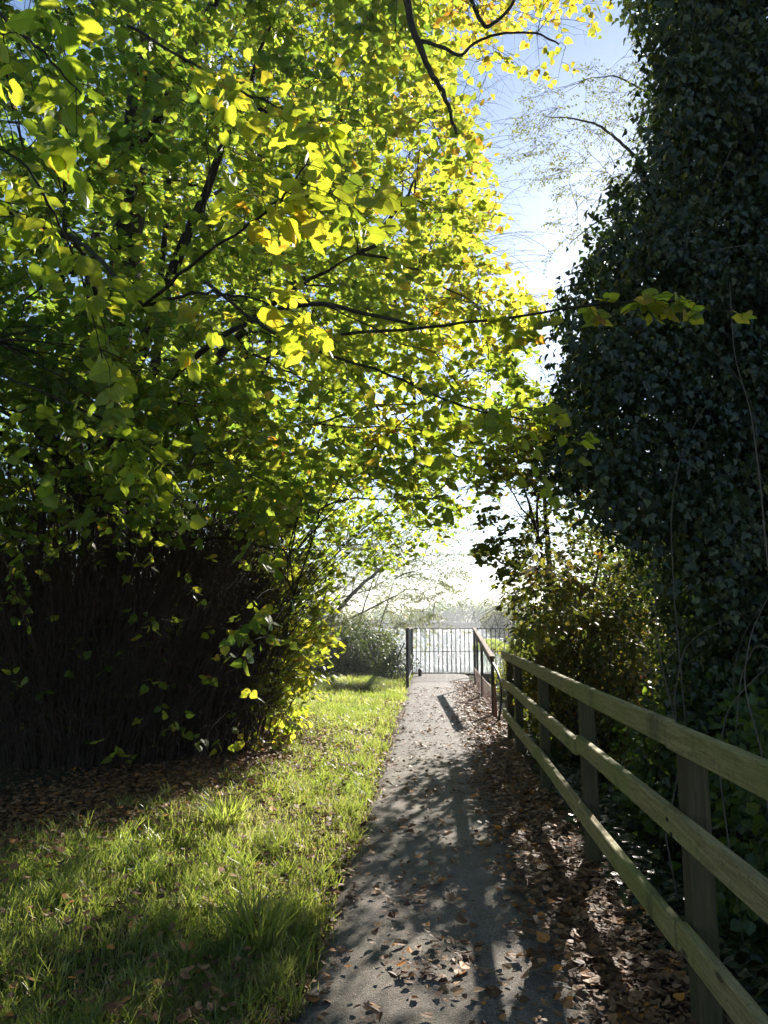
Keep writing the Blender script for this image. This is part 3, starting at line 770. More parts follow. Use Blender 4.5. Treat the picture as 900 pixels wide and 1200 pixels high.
# foliage volume of the near lime
def floA(p):   # stay a believable crown, clear of the thicket and of the space over the path's head height
    return (p[:, 2] > .35)
polyA = [(-420, -420), (430, -420), (470, -60), (520, 60), (540, 200), (560, 330), (600, 400), (560, 520), (470, 600), (400, 655), (372, 700), (378, 765), (352, 812), (325, 872), (285, 880), (268, 760), (300, 650), (235, 560), (120, 505), (-60, 500), (-420, 520)]
tA = samp_poly(polyA, 2000, lambda x, y: np.interp(x, [-400, 0, 300, 600], [4.5, 4.6, 5.6, 6.0]), lambda x, y: np.interp(x, [-400, 0, 300, 600], [9.5, 9.5, 9.8, 8.5]), floA)
tA = tA[(tA[:, 2] < 9.5) & prune(tA, .25)]
_x, _y = to_px(tA); tA = tA[(rng.random(len(tA)) < np.where((_x > 300) & (_y > 360), .42, 1))]
trunksA = [([(-3.9, 8.6, -.1), (-3.95, 8.6, 2.0), (-3.85, 8.5, 4.2), (-3.7, 8.4, 6.5), (-3.6, 8.4, 9.2)], .30, .13, 'trunk'),
           ([(-3.9, 8.5, 3.4), (-3.2, 8.0, 5.0), (-2.4, 7.5, 6.4), (-1.7, 7.2, 8.0)], .11, .015, 'limb'),
           ([(-3.85, 8.5, 2.9), (-2.7, 7.8, 4.0), (-1.7, 7.3, 4.8), (-.7, 7.0, 5.2)], .08, .008, 'limb'),
           ([(-3.9, 8.5, 2.6), (-4.6, 7.6, 4.2), (-4.9, 6.8, 6.2), (-5.0, 6.4, 8.2)], .11, .04, 'limb'),
           ([(-3.6, 8.1, -.05), (-3.3, 7.9, 2.2), (-3.05, 7.8, 4.2), (-3.0, 7.8, 6.6)], .07, .03, 'limb'),
           ([(-4.3, 8.0, -.05), (-4.1, 7.5, 2.2), (-3.9, 7.3, 4.4), (-3.95, 7.2, 7.2)], .05, .025, 'limb'),
           ([(-3.8, 8.3, 4.6), (-3.3, 6.6, 5.0), (-2.8, 5.2, 4.5), (-2.0, 4.0, 3.7), tuple(at(168, 358, 3.0))], .03, .008, 'limb'),
           ([(-3.65, 8.4, 7.2), (-2.4, 7.4, 8.6), (-1.2, 6.2, 8.9), tuple(at(440, -160, 5.7)), tuple(at(466, -50, 5.4)), tuple(at(482, 30, 5.3)), tuple(at(500, 75, 5.25)), tuple(at(520, 112, 5.2)), tuple(at(535, 157, 5.15))], .06, .011, 'limb'),
           ([tuple(at(494, 48, 5.28)), tuple(at(520, 55, 5.2)), tuple(at(538, 68, 5.15)), tuple(at(558, 48, 5.1)), tuple(at(590, 38, 5.0)), tuple(at(630, 38, 5.0)), tuple(at(655, 52, 5.0))], .016, .006, 'limb'),
           ([(-1.2, 6.2, 8.9), tuple(at(515, -100, 5.5)), tuple(at(550, -5, 5.2)), tuple(at(568, 35, 5.1)), tuple(at(590, 20, 5.0)), tuple(at(606, -4, 5.0)), tuple(at(640, -60, 5.0))], .022, .009, 'limb'),
           ([(-3.8, 8.2, 3.6), (-2.0, 6.6, 4.2), (-.9, 5.2, 3.9), (-.1, 4.4, 3.35)], .04, .010, 'limb')]
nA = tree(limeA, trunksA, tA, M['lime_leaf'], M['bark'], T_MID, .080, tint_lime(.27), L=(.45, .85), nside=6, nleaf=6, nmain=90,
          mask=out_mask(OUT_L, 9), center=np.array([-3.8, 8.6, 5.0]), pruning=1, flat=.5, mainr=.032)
# the boughs that reach over the camera, with large near leaves
def near_branch(pxs, parent, nspray, L, size, tintb, name='near_foliage', r0=.008, spread=.10, nside=4, nleaf=4, droop=.35):
    P = np.array([at(*q) for q in pxs]); k = len(P); tt = np.linspace(0, k-1, 24)
    P = np.stack([np.interp(tt, np.arange(k), P[:, j]) for j in range(3)], -1)
    for _ in range(3): P[1:-1] = (P[:-2]+2*P[1:-1]+P[2:])/4
    P[1:-1] += rng.normal(size=P[1:-1].shape)*.004
    t = rng.uniform(.25, 1, nspray); t[0] = .98; i = (t*23).astype(int)
    o = P[i]; d = unit(P[np.minimum(i+1, 23)]-P[np.maximum(i-1, 0)])+rng.normal(size=o.shape)*.55*(1+spread)
    main, side, lp, ld, ln_, s = sprays(o, d, rng.uniform(L*.6, L*1.2, nspray), nside, nleaf, size, .28, droop)
    ln_ = unit(ln_+rng.normal(size=ln_.shape)*.35+np.array([0, -.5, 0]))
    sets = [(P[None], np.linspace(r0, r0*.35, 24)[None], 7), (main, np.linspace(1, .4, 5)[None]*np.full((len(main), 1), .0022), 5), (side, np.linspace(1, .5, 4)[None]*np.full((len(side), 1), .0013), 4)]
    tubes_obj('branch', sets, M['bark'], parent)
    leaves_obj(name, T_NEAR, lp, ld, ln_, s, np.clip(tintb+.2*rng.normal(size=len(lp)), 0, 1), M['near_leaf'], parent, wid=rng.uniform(.8, 1.05, len(lp)))
near_branch([(168, 358, 3.0), (230, 305, 2.75), (290, 265, 2.55), (340, 222, 2.4), (362, 185, 2.3)], limeA, 7, .28, .074, .45, spread=.3)
near_branch([(168, 358, 3.0), (240, 340, 2.9), (300, 350, 2.8), (345, 372, 2.7)], limeA, 4, .22, .07, .45, spread=.3)
near_branch([(-60, -60, 2.3), (0, 20, 2.2), (50, 60, 2.15), (95, 110, 2.1)], limeA, 5, .25, .076, .12, spread=.3)  # lower tint stands in for the shade of the upper-left crown
near_branch([(-40, 150, 2.8), (30, 190, 2.8), (90, 300, 2.9), (120, 420, 3.0)], limeA, 9, .3, .075, .2, spread=.3)
near_branch([(-60, 420, 3.4), (40, 455, 3.4), (140, 500, 3.5), (190, 545, 3.6)], limeA, 9, .32, .07, .2, spread=.3)
near_branch([(240, 330, 4.6), (330, 400, 4.4), (450, 435, 4.2), (545, 480, 4.1), (620, 492, 4.0)], limeA, 12, .36, .074, .35, r0=.012, spread=.1)
near_branch([(400, 392, 5.0), (520, 382, 4.6), (600, 372, 4.3), (700, 357, 4.05), (770, 352, 3.95), (830, 350, 3.9)], limeA, 14, .2, .075, .45, r0=.011, spread=-.4, nside=2, nleaf=4)
near_branch([(150, 30, 3.4), (250, 90, 3.2), (330, 130, 3.1), (375, 150, 3.0)], limeA, 7, .3, .078, .4)

# basal shoots: a dense broom of thin stems round the trunk
def shoots():
    n = 5200
    a = rng.uniform(0, 2*np.pi, n); q = np.sqrt(rng.random(n))
    base = np.stack([-3.85+np.cos(a)*q*1.55, 8.4+np.sin(a)*q*1.05, np.zeros(n)], -1)
    # front side more filled, and one arm that fans towards the path
    h = rng.uniform(1.2, 3.9, n)*(1-.42*q*q)
    out = np.stack([np.cos(a)*q*1.0, np.sin(a)*q*.8, 0*a], -1)
    out += rng.normal(size=(n, 3))*np.array([.42, .42, 0]); out[:, 0] += .25*(np.cos(a) > .2)
    k = 9; t = np.linspace(0, 1, k)[None, :, None]
    P = base[:, None]+np.array([0, 0, 1.])*h[:, None, None]*t+out[:, None]*(t**1.6)*h[:, None, None]*.46
    ph = rng.uniform(0, 6.28, (n, 1, 3)); P = P+np.sin(t*rng.uniform(3, 10, (n, 1, 1))+ph)*rng.uniform(.03, .17, (n, 1, 1))*np.array([1, 1, .3])*t
    r = np.linspace(1, .35, k)[None]*rng.uniform(.002, .0065, (n, 1))
    # dead bramble-like thin strands hanging and crossing
    m = 5200
    aa = rng.uniform(0, 2*np.pi, m); b0 = np.stack([-3.8+np.cos(aa)*rng.uniform(.9, 2.2, m), 8.3+np.sin(aa)*rng.uniform(.8, 1.6, m), rng.uniform(.2, 3.2, m)], -1)
    e0 = b0+rng.normal(size=(m, 3))*np.array([.35, .35, .6]); md = (b0+e0)/2+rng.normal(size=(m, 3))*.28+np.array([0, 0, .2])
    P2 = bez(b0, md, e0, 7); r2 = np.linspace(1, .6, 7)[None]*rng.uniform(.0015, .003, (m, 1))
    # thick stems
    m3 = 120; aa = rng.uniform(0, 2*np.pi, m3); qq = rng.uniform(.2, .9, m3)
    b3 = np.stack([-3.85+np.cos(aa)*qq*1.5, 8.4+np.sin(aa)*qq, np.zeros(m3)], -1)
    e3 = b3+np.stack([np.cos(aa)*.5, np.sin(aa)*.4, rng.uniform(1.8, 4.2, m3)], -1)+rng.normal(size=(m3, 3))*np.array([.45, .3, 0])
    P3 = bez(b3, (b3+e3)/2+rng.normal(size=(m3, 3))*.15, e3, 9); r3 = np.linspace(1, .5, 9)[None]*rng.uniform(.012, .03, (m3, 1))
    # leaves low on the shoots
    sel = rng.permutation(n)[:260]; ii = rng.integers(2, k-1, len(sel)); o = P[sel, ii]
    front = o[:, 1] < 8.6; o = o[front]
    main, side, lp, ld, ln_, s = sprays(o, rnd_unit(len(o), .1), rng.uniform(.1, .3, len(o)), 2, 3, .07, .3, .3)
    leaves_obj('shoot_leaves', T_MID, lp, ld, ln_, s, np.clip(.22+.15*rng.normal(size=len(lp)), 0, 1), M['lime_leaf'], limeA)
    # little leafy twigs hanging in front of the dark stems
    hp = np.array([(28, 700), (12, 715), (57, 722), (20, 620), (60, 600), (130, 580), (170, 655), (190, 722), (150, 640), (215, 690), (125, 868), (170, 880), (215, 850), (240, 868), (262, 862), (200, 830), (60, 590), (110, 640),
                   (250, 720), (285, 765), (230, 640), (275, 810), (35, 800), (90, 560), (180, 590), (225, 600), (262, 650), (300, 700), (240, 790), (205, 858), (140, 700), (5, 650), (270, 850), (185, 800)], float)
    hp = hp+rng.normal(size=hp.shape)*6
    o = at(hp[:, 0], hp[:, 1], rng.uniform(6.3, 7.0, len(hp))); o = o[(o[:, 2] > .12)]
    mA, sA, lp, ld, ln_, s = sprays(o, rnd_unit(len(o), 0)*np.array([1, 1, .4]), rng.uniform(.12, .25, len(o)), 2, 3, .075, .25, .4)
    leaves_obj('hanging_leaves', T_MID, lp, ld, ln_, s, np.clip(.42+.15*rng.normal(size=len(lp)), 0, 1), M['lime_leaf'], limeA)
    back = o+np.stack([rng.normal(0, .3, len(o)), np.full(len(o), 1.2), rng.uniform(-.3, .9, len(o))], -1); back[:, 2] = np.maximum(back[:, 2], 0)
    hang = bez(back, (back+o)/2+np.array([0, -.2, .25]), o, 8)
    tubes_obj('basal_shoots', [(P, r, 4), (P2, r2, 3), (P3, r3, 6), (main, np.linspace(1, .4, 5)[None]*np.full((len(main), 1), .002), 3), (side, np.full((len(side), 4), .0014), 3),
        (mA, np.full((len(mA), 5), .0018), 3), (sA, np.full((len(sA), 4), .0013), 3), (hang, np.full((len(hang), 8), .0025), 4)], M['twig'], limeA)
    return P
shoots()

# lit, bright young shoots on the path side of the thicket
ys_ = empty('young_lime_shoots', (-2.0, 9.2, 0), 'bright yellow green young shoots leaning from the thicket over the verge', 'shrub')
pol = [(300, 880), (285, 790), (300, 700), (330, 640), (372, 690), (384, 750), (365, 800), (340, 860)]
ty_ = samp_poly(pol, 190, 8.4, 9.8, lambda p: p[:, 2] > .15)
tree(ys_, [([(-2.2, 9.2, -.05), (-2.0, 9.2, .6), (-1.8, 9.1, 1.3), (-1.6, 9.0, 2.1)], .03, .012, 'stem'), ([(-2.1, 9.0, -.05), (-1.9, 8.8, .5), (-1.7, 8.6, .9)], .02, .01, 'stem'),
           ([(-2.3, 9.3, -.05), (-2.2, 9.3, 1.0), (-2.1, 9.2, 2.2)], .025, .012, 'stem')],
     ty_, M['lime_leaf'], M['twig'], T_MID, .078, lambda p: .46+.12*rng.normal(size=len(p)), L=(.25, .5), nside=5, nleaf=5, nmain=14, pruning=0, mask=out_mask(pol, 12), crown_name='foliage')
# arching brown stems of the same thicket catching the light
n = 260; b0 = np.stack([rng.normal(-2.35, .22, n), rng.normal(8.4, .35, n), 0*np.ones(n)], -1)
e0 = b0+np.stack([rng.uniform(.1, 1.0, n), rng.normal(0, .25, n), rng.uniform(.7, 2.6, n)], -1)
tubes_obj('brown_stems', [(bez(b0, b0+(e0-b0)*np.array([.25, .4, .65]), e0, 9), np.linspace(1, .4, 9)[None]*rng.uniform(.003, .006, (n, 1)), 4)], M['twig'], ys_)

# second lime further along the verge
limeB = empty('lime_tree', (-4.1, 14.5, 0), 'second lime tree with yellowing leaves arching over the middle of the path', 'tree')
polyB = [(150, -420), (700, -420), (690, -40), (660, 15), (600, 40), (556, 75), (545, 110), (585, 150), (592, 205), (604, 250), (580, 290), (612, 318), (640, 345),
         (640, 385), (605, 420), (630, 470), (640, 505), (605, 535), (585, 565), (540, 590), (500, 630), (465, 655), (400, 665), (350, 660), (200, 520), (150, 300)]
tB = samp_poly(polyB, 1150, lambda x, y: np.interp(x, [150, 350, 650], [10, 9.6, 9.0]), lambda x, y: np.interp(x, [150, 350, 650], [15, 11.4, 10.0]), lambda p: p[:, 2] > 1.9)
tB = tB[(tB[:, 2] < 14) & prune(tB, .25)]
_x, _y = to_px(tB); tB = tB[(rng.random(len(tB)) < np.where((_y > 440) & (_x > 300), .75, 1))]
tB = np.concatenate([tB, samp_poly([(120, -420), (540, -420), (520, 60), (520, 300), (420, 420), (200, 420), (120, 200)], 420, 12.5, 17, lambda p: p[:, 2] < 15)])  # hidden rear foliage added to shade the left of the near crown
trunksB = [([(-4.1, 14.5, -.1), (-4.0, 14.4, 3), (-3.7, 14.0, 6), (-3.4, 13.6, 9.5), (-3.2, 13.4, 12.5)], .28, .10, 'trunk'),
           ([(-4.0, 14.4, 3.2), (-2.9, 13.4, 4.8), (-1.7, 12.4, 6.0), (-.3, 11.6, 6.8)], .11, .008, 'limb'),
           ([(-3.8, 14.1, 5.2), (-2.4, 12.8, 8.0), (-1.0, 11.0, 10.2), (.2, 9.4, 10.6)], .12, .01, 'limb'),
           ([(-4.0, 14.4, 2.4), (-2.8, 13.2, 3.4), (-1.4, 12.4, 3.9), (-.2, 12.0, 3.9)], .08, .008, 'limb')]
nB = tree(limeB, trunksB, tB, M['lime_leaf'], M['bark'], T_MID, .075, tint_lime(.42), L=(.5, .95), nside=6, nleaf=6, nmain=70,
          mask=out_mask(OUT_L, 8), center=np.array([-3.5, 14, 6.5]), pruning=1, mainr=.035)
# third lime further left, closing the canopy behind the thicket
limeC = empty('lime_tree', (-8.6, 16.5, 0), 'third lime tree deep in shade behind the thicket at the left', 'tree')
tC = samp_poly([(-350, -420), (430, -420), (440, 120), (380, 560), (200, 640), (-350, 640)], 800, 13.5, 20, lambda p: (p[:, 2] > .5) & (p[:, 2] < 16))
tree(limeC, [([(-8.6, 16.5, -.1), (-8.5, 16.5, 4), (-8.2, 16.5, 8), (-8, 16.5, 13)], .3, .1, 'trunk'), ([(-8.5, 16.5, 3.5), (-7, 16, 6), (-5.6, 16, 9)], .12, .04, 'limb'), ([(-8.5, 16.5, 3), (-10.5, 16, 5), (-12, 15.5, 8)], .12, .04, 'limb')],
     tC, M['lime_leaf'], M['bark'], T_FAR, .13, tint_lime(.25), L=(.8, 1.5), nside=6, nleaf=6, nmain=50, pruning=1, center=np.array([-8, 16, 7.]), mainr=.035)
# drooping outer foliage that hangs over the top of the shoots, and the low skirt over the verge
tD = samp_poly([(-150, 400), (60, 430), (220, 440), (330, 520), (320, 600), (250, 575), (150, 600), (40, 620), (-150, 630)], 260, 5.4, 7.2)
tree(limeA, [], tD, M['lime_leaf'], M['twig'], T_MID, .072, lambda p: .2+.14*rng.normal(size=len(p)), L=(.3, .6), nside=4, nleaf=5, nmain=20, pruning=.9, crown_name='outer_foliage',
     extra_skel=np.array([(-3.7, 8.0, 3.6), (-4.6, 7.6, 4.2), (-2.7, 7.4, 3.9), (-5.2, 7.2, 4.0), (-1.9, 7.4, 4.2)]), twr=.9)
tE = samp_poly([(300, 540), (420, 560), (520, 560), (520, 620), (470, 655), (400, 668), (370, 700), (330, 690), (300, 620)], 250, 11.0, 12.4)
tE0 = tE; tE = np.concatenate([tE, samp_poly([(400, 400), (560, 400), (640, 440), (610, 545), (540, 590), (480, 600), (400, 560)], 130, 9.4, 10.2)])
tree(limeB, [], tE, M['lime_leaf'], M['twig'], T_MID, .072, lambda p: .28+.15*rng.normal(size=len(p)), L=(.3, .65), nside=5, nleaf=6, nmain=24, pruning=.5, crown_name='low_foliage',
     mask=out_mask(OUT_L, 9), extra_skel=np.array([(-2.8, 13.2, 3.4), (-1.4, 12.4, 3.9), (-1.7, 11.2, 3.2), (-1.9, 9.6, 3.0), (-1.2, 9.2, 3.2), (-1.4, 8.2, 3.1), (-1.9, 7.8, 2.7)]), twr=.9)
# loose yellow leaves on the bough against the sky
def bough_leaves():
    pl = [(520, -60), (700, -60), (690, 30), (668, 58), (600, 60), (590, 90), (560, 100), (548, 60)]
    t_ = samp_poly(pl, 30, 4.8, 5.6)
    tree(limeA, [], t_, M['lime_leaf'], M['bark'], T_MID, .052, lambda p: .6+.15*rng.normal(size=len(p)), L=(.2, .45), nside=3, nleaf=4, nmain=0, pruning=0, crown_name='bough_leaves',
         extra_skel=np.array([at(*q) for q in ((500, 75, 5.25), (538, 68, 5.15), (558, 48, 5.1), (590, 38, 5.0), (630, 38, 5.0), (655, 52, 5.0), (550, -5, 5.2), (606, -4, 5.0), (640, -60, 5.0), (590, 20, 5.0))]))
bough_leaves()

# hedge added behind the thicket to keep its inside dark
def bush(name, center, rad, n, label, cat, mat, tpl, size, tint, group=None, stems=14, woodmat=None, shell=.35, mask=None, pruning=0., lump=.25, zmin=None, stretch=None, flat=.3, L=None):
    c = np.array(center, float); rad = np.array(rad, float)
    root = empty(name, (c[0], c[1], ground_h(np.array([c[0]]), np.array([c[1]]))[0]), label, cat, group)
    d = rnd_unit(n); rr = (1-shell*rng.random(n)**1.3)*(1+lump*wob(d*2.3+c, 1))
    p = c+d*rad*rr[:, None]
    g0 = ground_h(p[:, 0], p[:, 1]) if zmin is None else zmin
    k = p[:, 2] > g0+.03
    p, d = p[k], d[k]
    # clump: gather leaves around a few hundred twig ends
    m = max(20, len(p)//45); cen = p[rng.permutation(len(p))[:m]]
    own = rng.integers(0, m, len(p)); p = .55*p*0+cen[own]+rng.normal(size=p.shape)*np.min(rad)*.12
    d = unit(p-c)
    k = p[:, 2] > (ground_h(p[:, 0], p[:, 1])+.02)
    if mask is not None: k &= mask(p)
    if pruning: k &= prune(p, soft=pruning)
    p, d = p[k], d[k]
    nn_ = unit(d*.6+np.array([0, 0, flat])+rng.normal(size=p.shape)*.5)
    dv = unit(rng.normal(size=p.shape)+d*.5+np.array([0, 0, -.4]))
    leaves_obj('foliage', tpl, p, dv, nn_, size*rng.uniform(.65, 1.3, len(p)), np.clip(tint+.2*rng.normal(size=len(p))+.15*wob(p, 1.5), 0, 1), mat, root)
    g = ground_h(np.array([c[0]]), np.array([c[1]]))[0]
    m2 = min(m, 160); st = np.stack([c[0]+rng.normal(size=m2)*rad[0]*.22, c[1]+rng.normal(size=m2)*rad[1]*.22, np.full(m2, g-.05)], -1)
    P = bez(st, (st+cen[:m2])/2+np.array([0, 0, .25])*rad[2], cen[:m2], 7)
    tubes_obj('stems', [(P, np.linspace(1, .3, 7)[None]*np.full((m2, 1), .006+.006*rad[2]), 4)], woodmat or M['twig'], root)
    return root
bush('added_bush', (-5.6, 10.9, 1.6), (2.4, 1.3, 2.9), 16000, 'added dark bush half hidden behind the bare shoots at the far left', 'bush', M['shrub_leaf'], T_FAR, .085, .1)
bush('added_bush', (-8.2, 8.8, 1.6), (1.8, 2.2, 3.2), 12000, 'added dark bush at the outer left edge beyond the lime trunk', 'bush', M['shrub_leaf'], T_FAR, .085, .1)
bush('added_bush', (-3.4, 11.6, 1.2), (1.2, 1.0, 2.0), 9000, 'added leafy bush in the gap right behind the bare shoots', 'bush', M['shrub_leaf'], T_FAR, .08, .3, pruning=.8)

# ================================================================== RIGHT: IVY-CLAD TREE
OUT_R = [(738, -400), (742, 0), (762, 60), (752, 140), (762, 200), (735, 235), (700, 262), (692, 300), (668, 345), (656, 400), (664, 450), (650, 500), (652, 555), (700, 600), (748, 650), (785, 720), (790, 800), (770, 900), (1500, 1300), (1500, -400)]
ivy = empty('ivy_clad_tree', (3.2, 7.2, -.6), 'tall tree wholly clad in dark glossy ivy standing behind the fence', 'tree')
def ivy_tree():
    MB().tube([(3.2, 7.2, -.8), (3.1, 7.1, 2), (3.15, 7.0, 5), (3.3, 7.0, 8), (3.4, 7.1, 11)], [.34, .26, .22, .17, .08], 12).build('trunk', M['bark'], ivy, smooth=True)
    limbs = [((3.1, 7.1, 2.2), (1.6, 7.6, 4.4)), ((3.1, 7.0, 3.6), (2.0, 6.6, 5.8)), ((3.2, 7.0, 5.4), (2.6, 6.2, 8.0)), ((3.15, 7, 4), (4.6, 6.0, 6.4)), ((3.1, 7.1, 1.6), (1.9, 6.2, 3.0)), ((3.1, 7, 2.6), (4.3, 5.2, 4.0))]
    for a_, b_2 in limbs:
        a_ = np.array(a_); b_2 = np.array(b_2); P = bez(a_[None], ((a_+b_2)/2+[0, 0, -.2])[None], b_2[None], 10)[0]
        MB().tube(P, np.linspace(.09, .03, 10), 8).build('limb', M['bark'], ivy, smooth=True)
    # lumps of ivy: hanging pillows round trunk and limbs
    cs = []
    pts = samp_poly([q if q[0] < 1400 else (1150, q[1]) for q in OUT_R], 900, 5.6, 9.0, lambda p: (p[:, 2] > -.2) & (p[:, 2] < 11.5) & (p[:, 0] < 6.2))
    ta = rng.uniform(0, 6.28, 150); tz = rng.uniform(0, 10.5, 150)
    pts = np.concatenate([pts, np.stack([3.15+np.cos(ta)*.55, 7.05+np.sin(ta)*.55, tz], -1)])
    n = 300000
    own = rng.integers(0, len(pts), n); rad = rng.uniform(.22, .5, len(pts))
    d = rnd_unit(n); p = pts[own]+d*rad[own][:, None]*np.array([1, 1, 1.35])*(1-.25*rng.random((n, 1)))
    k = out_mask([(q[0]-14, q[1]) for q in OUT_R], 14)(p) & (p[:, 2] > -.5)
    # small see-through holes near the sun side
    px, py = to_px(p); hole = (wob(p*np.array([1, .15, 1]), 4.2) > .62) & (px < 800)
    k &= ~(hole & (rng.random(n) < .6)) & prune(p, soft=.4)
    p, d = p[k], d[k]
    nn_ = unit(d*1.0+np.array([0, -.25, .35])+rng.normal(size=p.shape)*.4); dv = unit(np.array([0, 0, -1.])+rng.normal(size=p.shape)*.55+d*.3)
    leaves_obj('ivy', T_IVY, p, dv, nn_, rng.uniform(.030, .080, len(p))*np.clip(.95+.2*wob(p, 1.1), .75, 1.2), np.clip(.3+.3*wob(p, .8)+.25*rng.normal(size=len(p)), 0, 1), M['ivy_leaf'], ivy)
    # bare creeper stems wandering over the ivy
    m = 45; s = pts[rng.permutation(len(pts))[:m]]*np.array([1, 1, 1])+np.array([0, -.6, 0]); e = s+rng.normal(size=(m, 3))*np.array([.5, .3, .9])
    P = bez(s, (s+e)/2+rng.normal(size=(m, 3))*.3, e, 12)
    for q in range(m):
        tubes_obj('creeper_stem', [(P[q:q+1], np.linspace(1, .4, 12)[None]*rng.uniform(.002, .0045), 5)], M['paletwig'], ivy)
ivy_tree()

# fine bare-looking thorn against the sky
th = empty('fine_twigged_tree', (3.5, 10.6, -.7), 'thin tree with tiny pale leaves on fine twigs against the sky', 'tree')
pol = [(612, 180), (610, 130), (640, 95), (690, 80), (730, 60), (760, 20), (775, 60), (770, 200), (745, 260), (700, 275), (668, 300), (655, 262), (668, 225), (632, 205)]
tt_ = samp_poly(pol, 110, 9.2, 10.6)
A0 = at(752, 190, 9.8)
tree(th, [([(3.5, 10.6, -.8), (3.4, 10.5, 3), (3.4, 10.3, 6), tuple(at(800, 130, 10.2))], .09, .035, 'trunk'),
          ([tuple(at(810, 240, 10.2)), tuple(A0), tuple(at(722, 162, 9.7)), tuple(at(700, 145, 9.7)), tuple(at(668, 138, 9.6)), tuple(at(640, 137, 9.6))], .03, .006, 'limb'),
          ([tuple(at(800, 130, 10.2)), tuple(at(752, 105, 9.9)), tuple(at(722, 88, 9.8)), tuple(at(690, 92, 9.8))], .022, .005, 'limb'),
          ([tuple(at(805, 160, 10.2)), tuple(at(760, 70, 9.9)), tuple(at(742, 40, 9.8)), tuple(at(735, 0, 9.8))], .022, .005, 'limb'),
          ([tuple(at(812, 300, 10.2)), tuple(at(740, 250, 9.9)), tuple(at(700, 258, 9.8)), tuple(at(668, 285, 9.8))], .022, .005, 'limb')],
     tt_, M['willow_leaf'], M['greytwig'], T_OVAL, .034, lambda p: .3+.2*rng.normal(size=len(p)), L=(.25, .6), nside=7, nleaf=6, nmain=22, pruning=0, droop=.1, crown_name='foliage', outward=.3, twr=1.15, mainr=.014)

# small hedgerow tree turning brown, beyond the fence end
mp_ = empty('field_maple', (2.0, 11.6, -.3), 'bushy small tree turning orange brown where the fence ends', 'tree')
pol = [(650, 470), (600, 500), (575, 540), (560, 590), (556, 640), (585, 680), (602, 720), (600, 790), (640, 850), (780, 850), (805, 700), (780, 560), (700, 470)]
tm = np.concatenate([samp_poly(pol, 620, 9.3, 12.0, lambda p: p[:, 2] > .2), samp_poly([(650, 460), (600, 500), (575, 545), (560, 600), (575, 690), (640, 740), (680, 600)], 60, 9.6, 11.6)]); tm = tm[prune(tm, .35)]; tm = np.concatenate([tm, samp_poly([(655, 440), (625, 480), (590, 520), (566, 560), (560, 610), (580, 690), (640, 720), (690, 600), (690, 480)], 120, 7.3, 8.5)])
tree(mp_, [([(2.0, 11.6, -.4), (2.0, 11.6, 1.0), (1.85, 11.6, 2.2), (1.8, 11.6, 3.6)], .07, .03, 'trunk'), ([(2.0, 11.6, .6), (1.75, 11.0, 1.8), (1.4, 9.6, 2.6), (1.05, 8.2, 3.0)], .035, .010, 'limb'),
           ([(2.0, 11.6, .6), (2.5, 11.7, 1.8), (2.8, 11.7, 3.2)], .04, .014, 'limb')],
     tm, M['thorn_leaf'], M['twig'], T_FAR, .06, lambda p: .27+.22*wob(p, 1.2)+.18*rng.normal(size=len(p)), L=(.3, .65), nside=6, nleaf=6, nmain=60, pruning=.9, mask=out_mask(pol, 9), crown_name='crown', twr=1.1)

# understorey behind the fence
SH = [((1.95, 9.6, .6), (.75, .9, 1.5), 'leafy hawthorn shrub behind the far end of the fence', .35, 'thorn_leaf'),
      ((2.3, 6.2, .1), (.75, 1.2, 1.15), 'dark bramble bush behind the middle of the fence', .2, 'shrub_leaf'),
      ((2.3, 4.0, .0), (.85, 1.2, 1.1), 'dark bramble bush behind the nearest fence rails', .2, 'shrub_leaf'),
      ((3.6, 4.6, .8), (1.2, 1.5, 1.7), 'tall shadowed shrub at the right edge behind the brambles', .25, 'shrub_leaf'),
      ((3.0, 2.2, -.2), (1.1, 1.1, 1.2), 'shrub just outside the near right corner behind the fence', .2, 'shrub_leaf')]
for c_, r_, lb, tn0, mt in SH:
    bush('hedgerow_shrub', c_, r_, 9000, lb, 'shrub', M[mt], T_FAR, .06, tn0, stems=20, pruning=.3)
# low ivy and weeds at the fence foot
n = 9000; y = 1.2+9*rng.random(n); x = 1.0+rng.random(n)**1.2*1.3; k = wob(np.stack([x, y], -1), 1.6)+.55 > rng.random(n)*.9; x, y = x[k], y[k]; n = len(x)
p = np.stack([x, y, ground_h(x, y)+.03+.16*rng.random(n)*sm(.95, 1.3, x)], -1)
o = leaves_obj('ground_ivy', T_IVY, p, unit(rng.normal(size=(n, 3))*np.array([1, 1, .3])), unit(rng.normal(size=(n, 3))*.35+np.array([0, 0, 1])), rng.uniform(.035, .07, n), np.clip(.4+.25*rng.normal(size=n), 0, 1), M['ivy_leaf'])
tag(o, 'low ivy and weeds covering the soil under the fence', 'ground cover', kind='stuff')
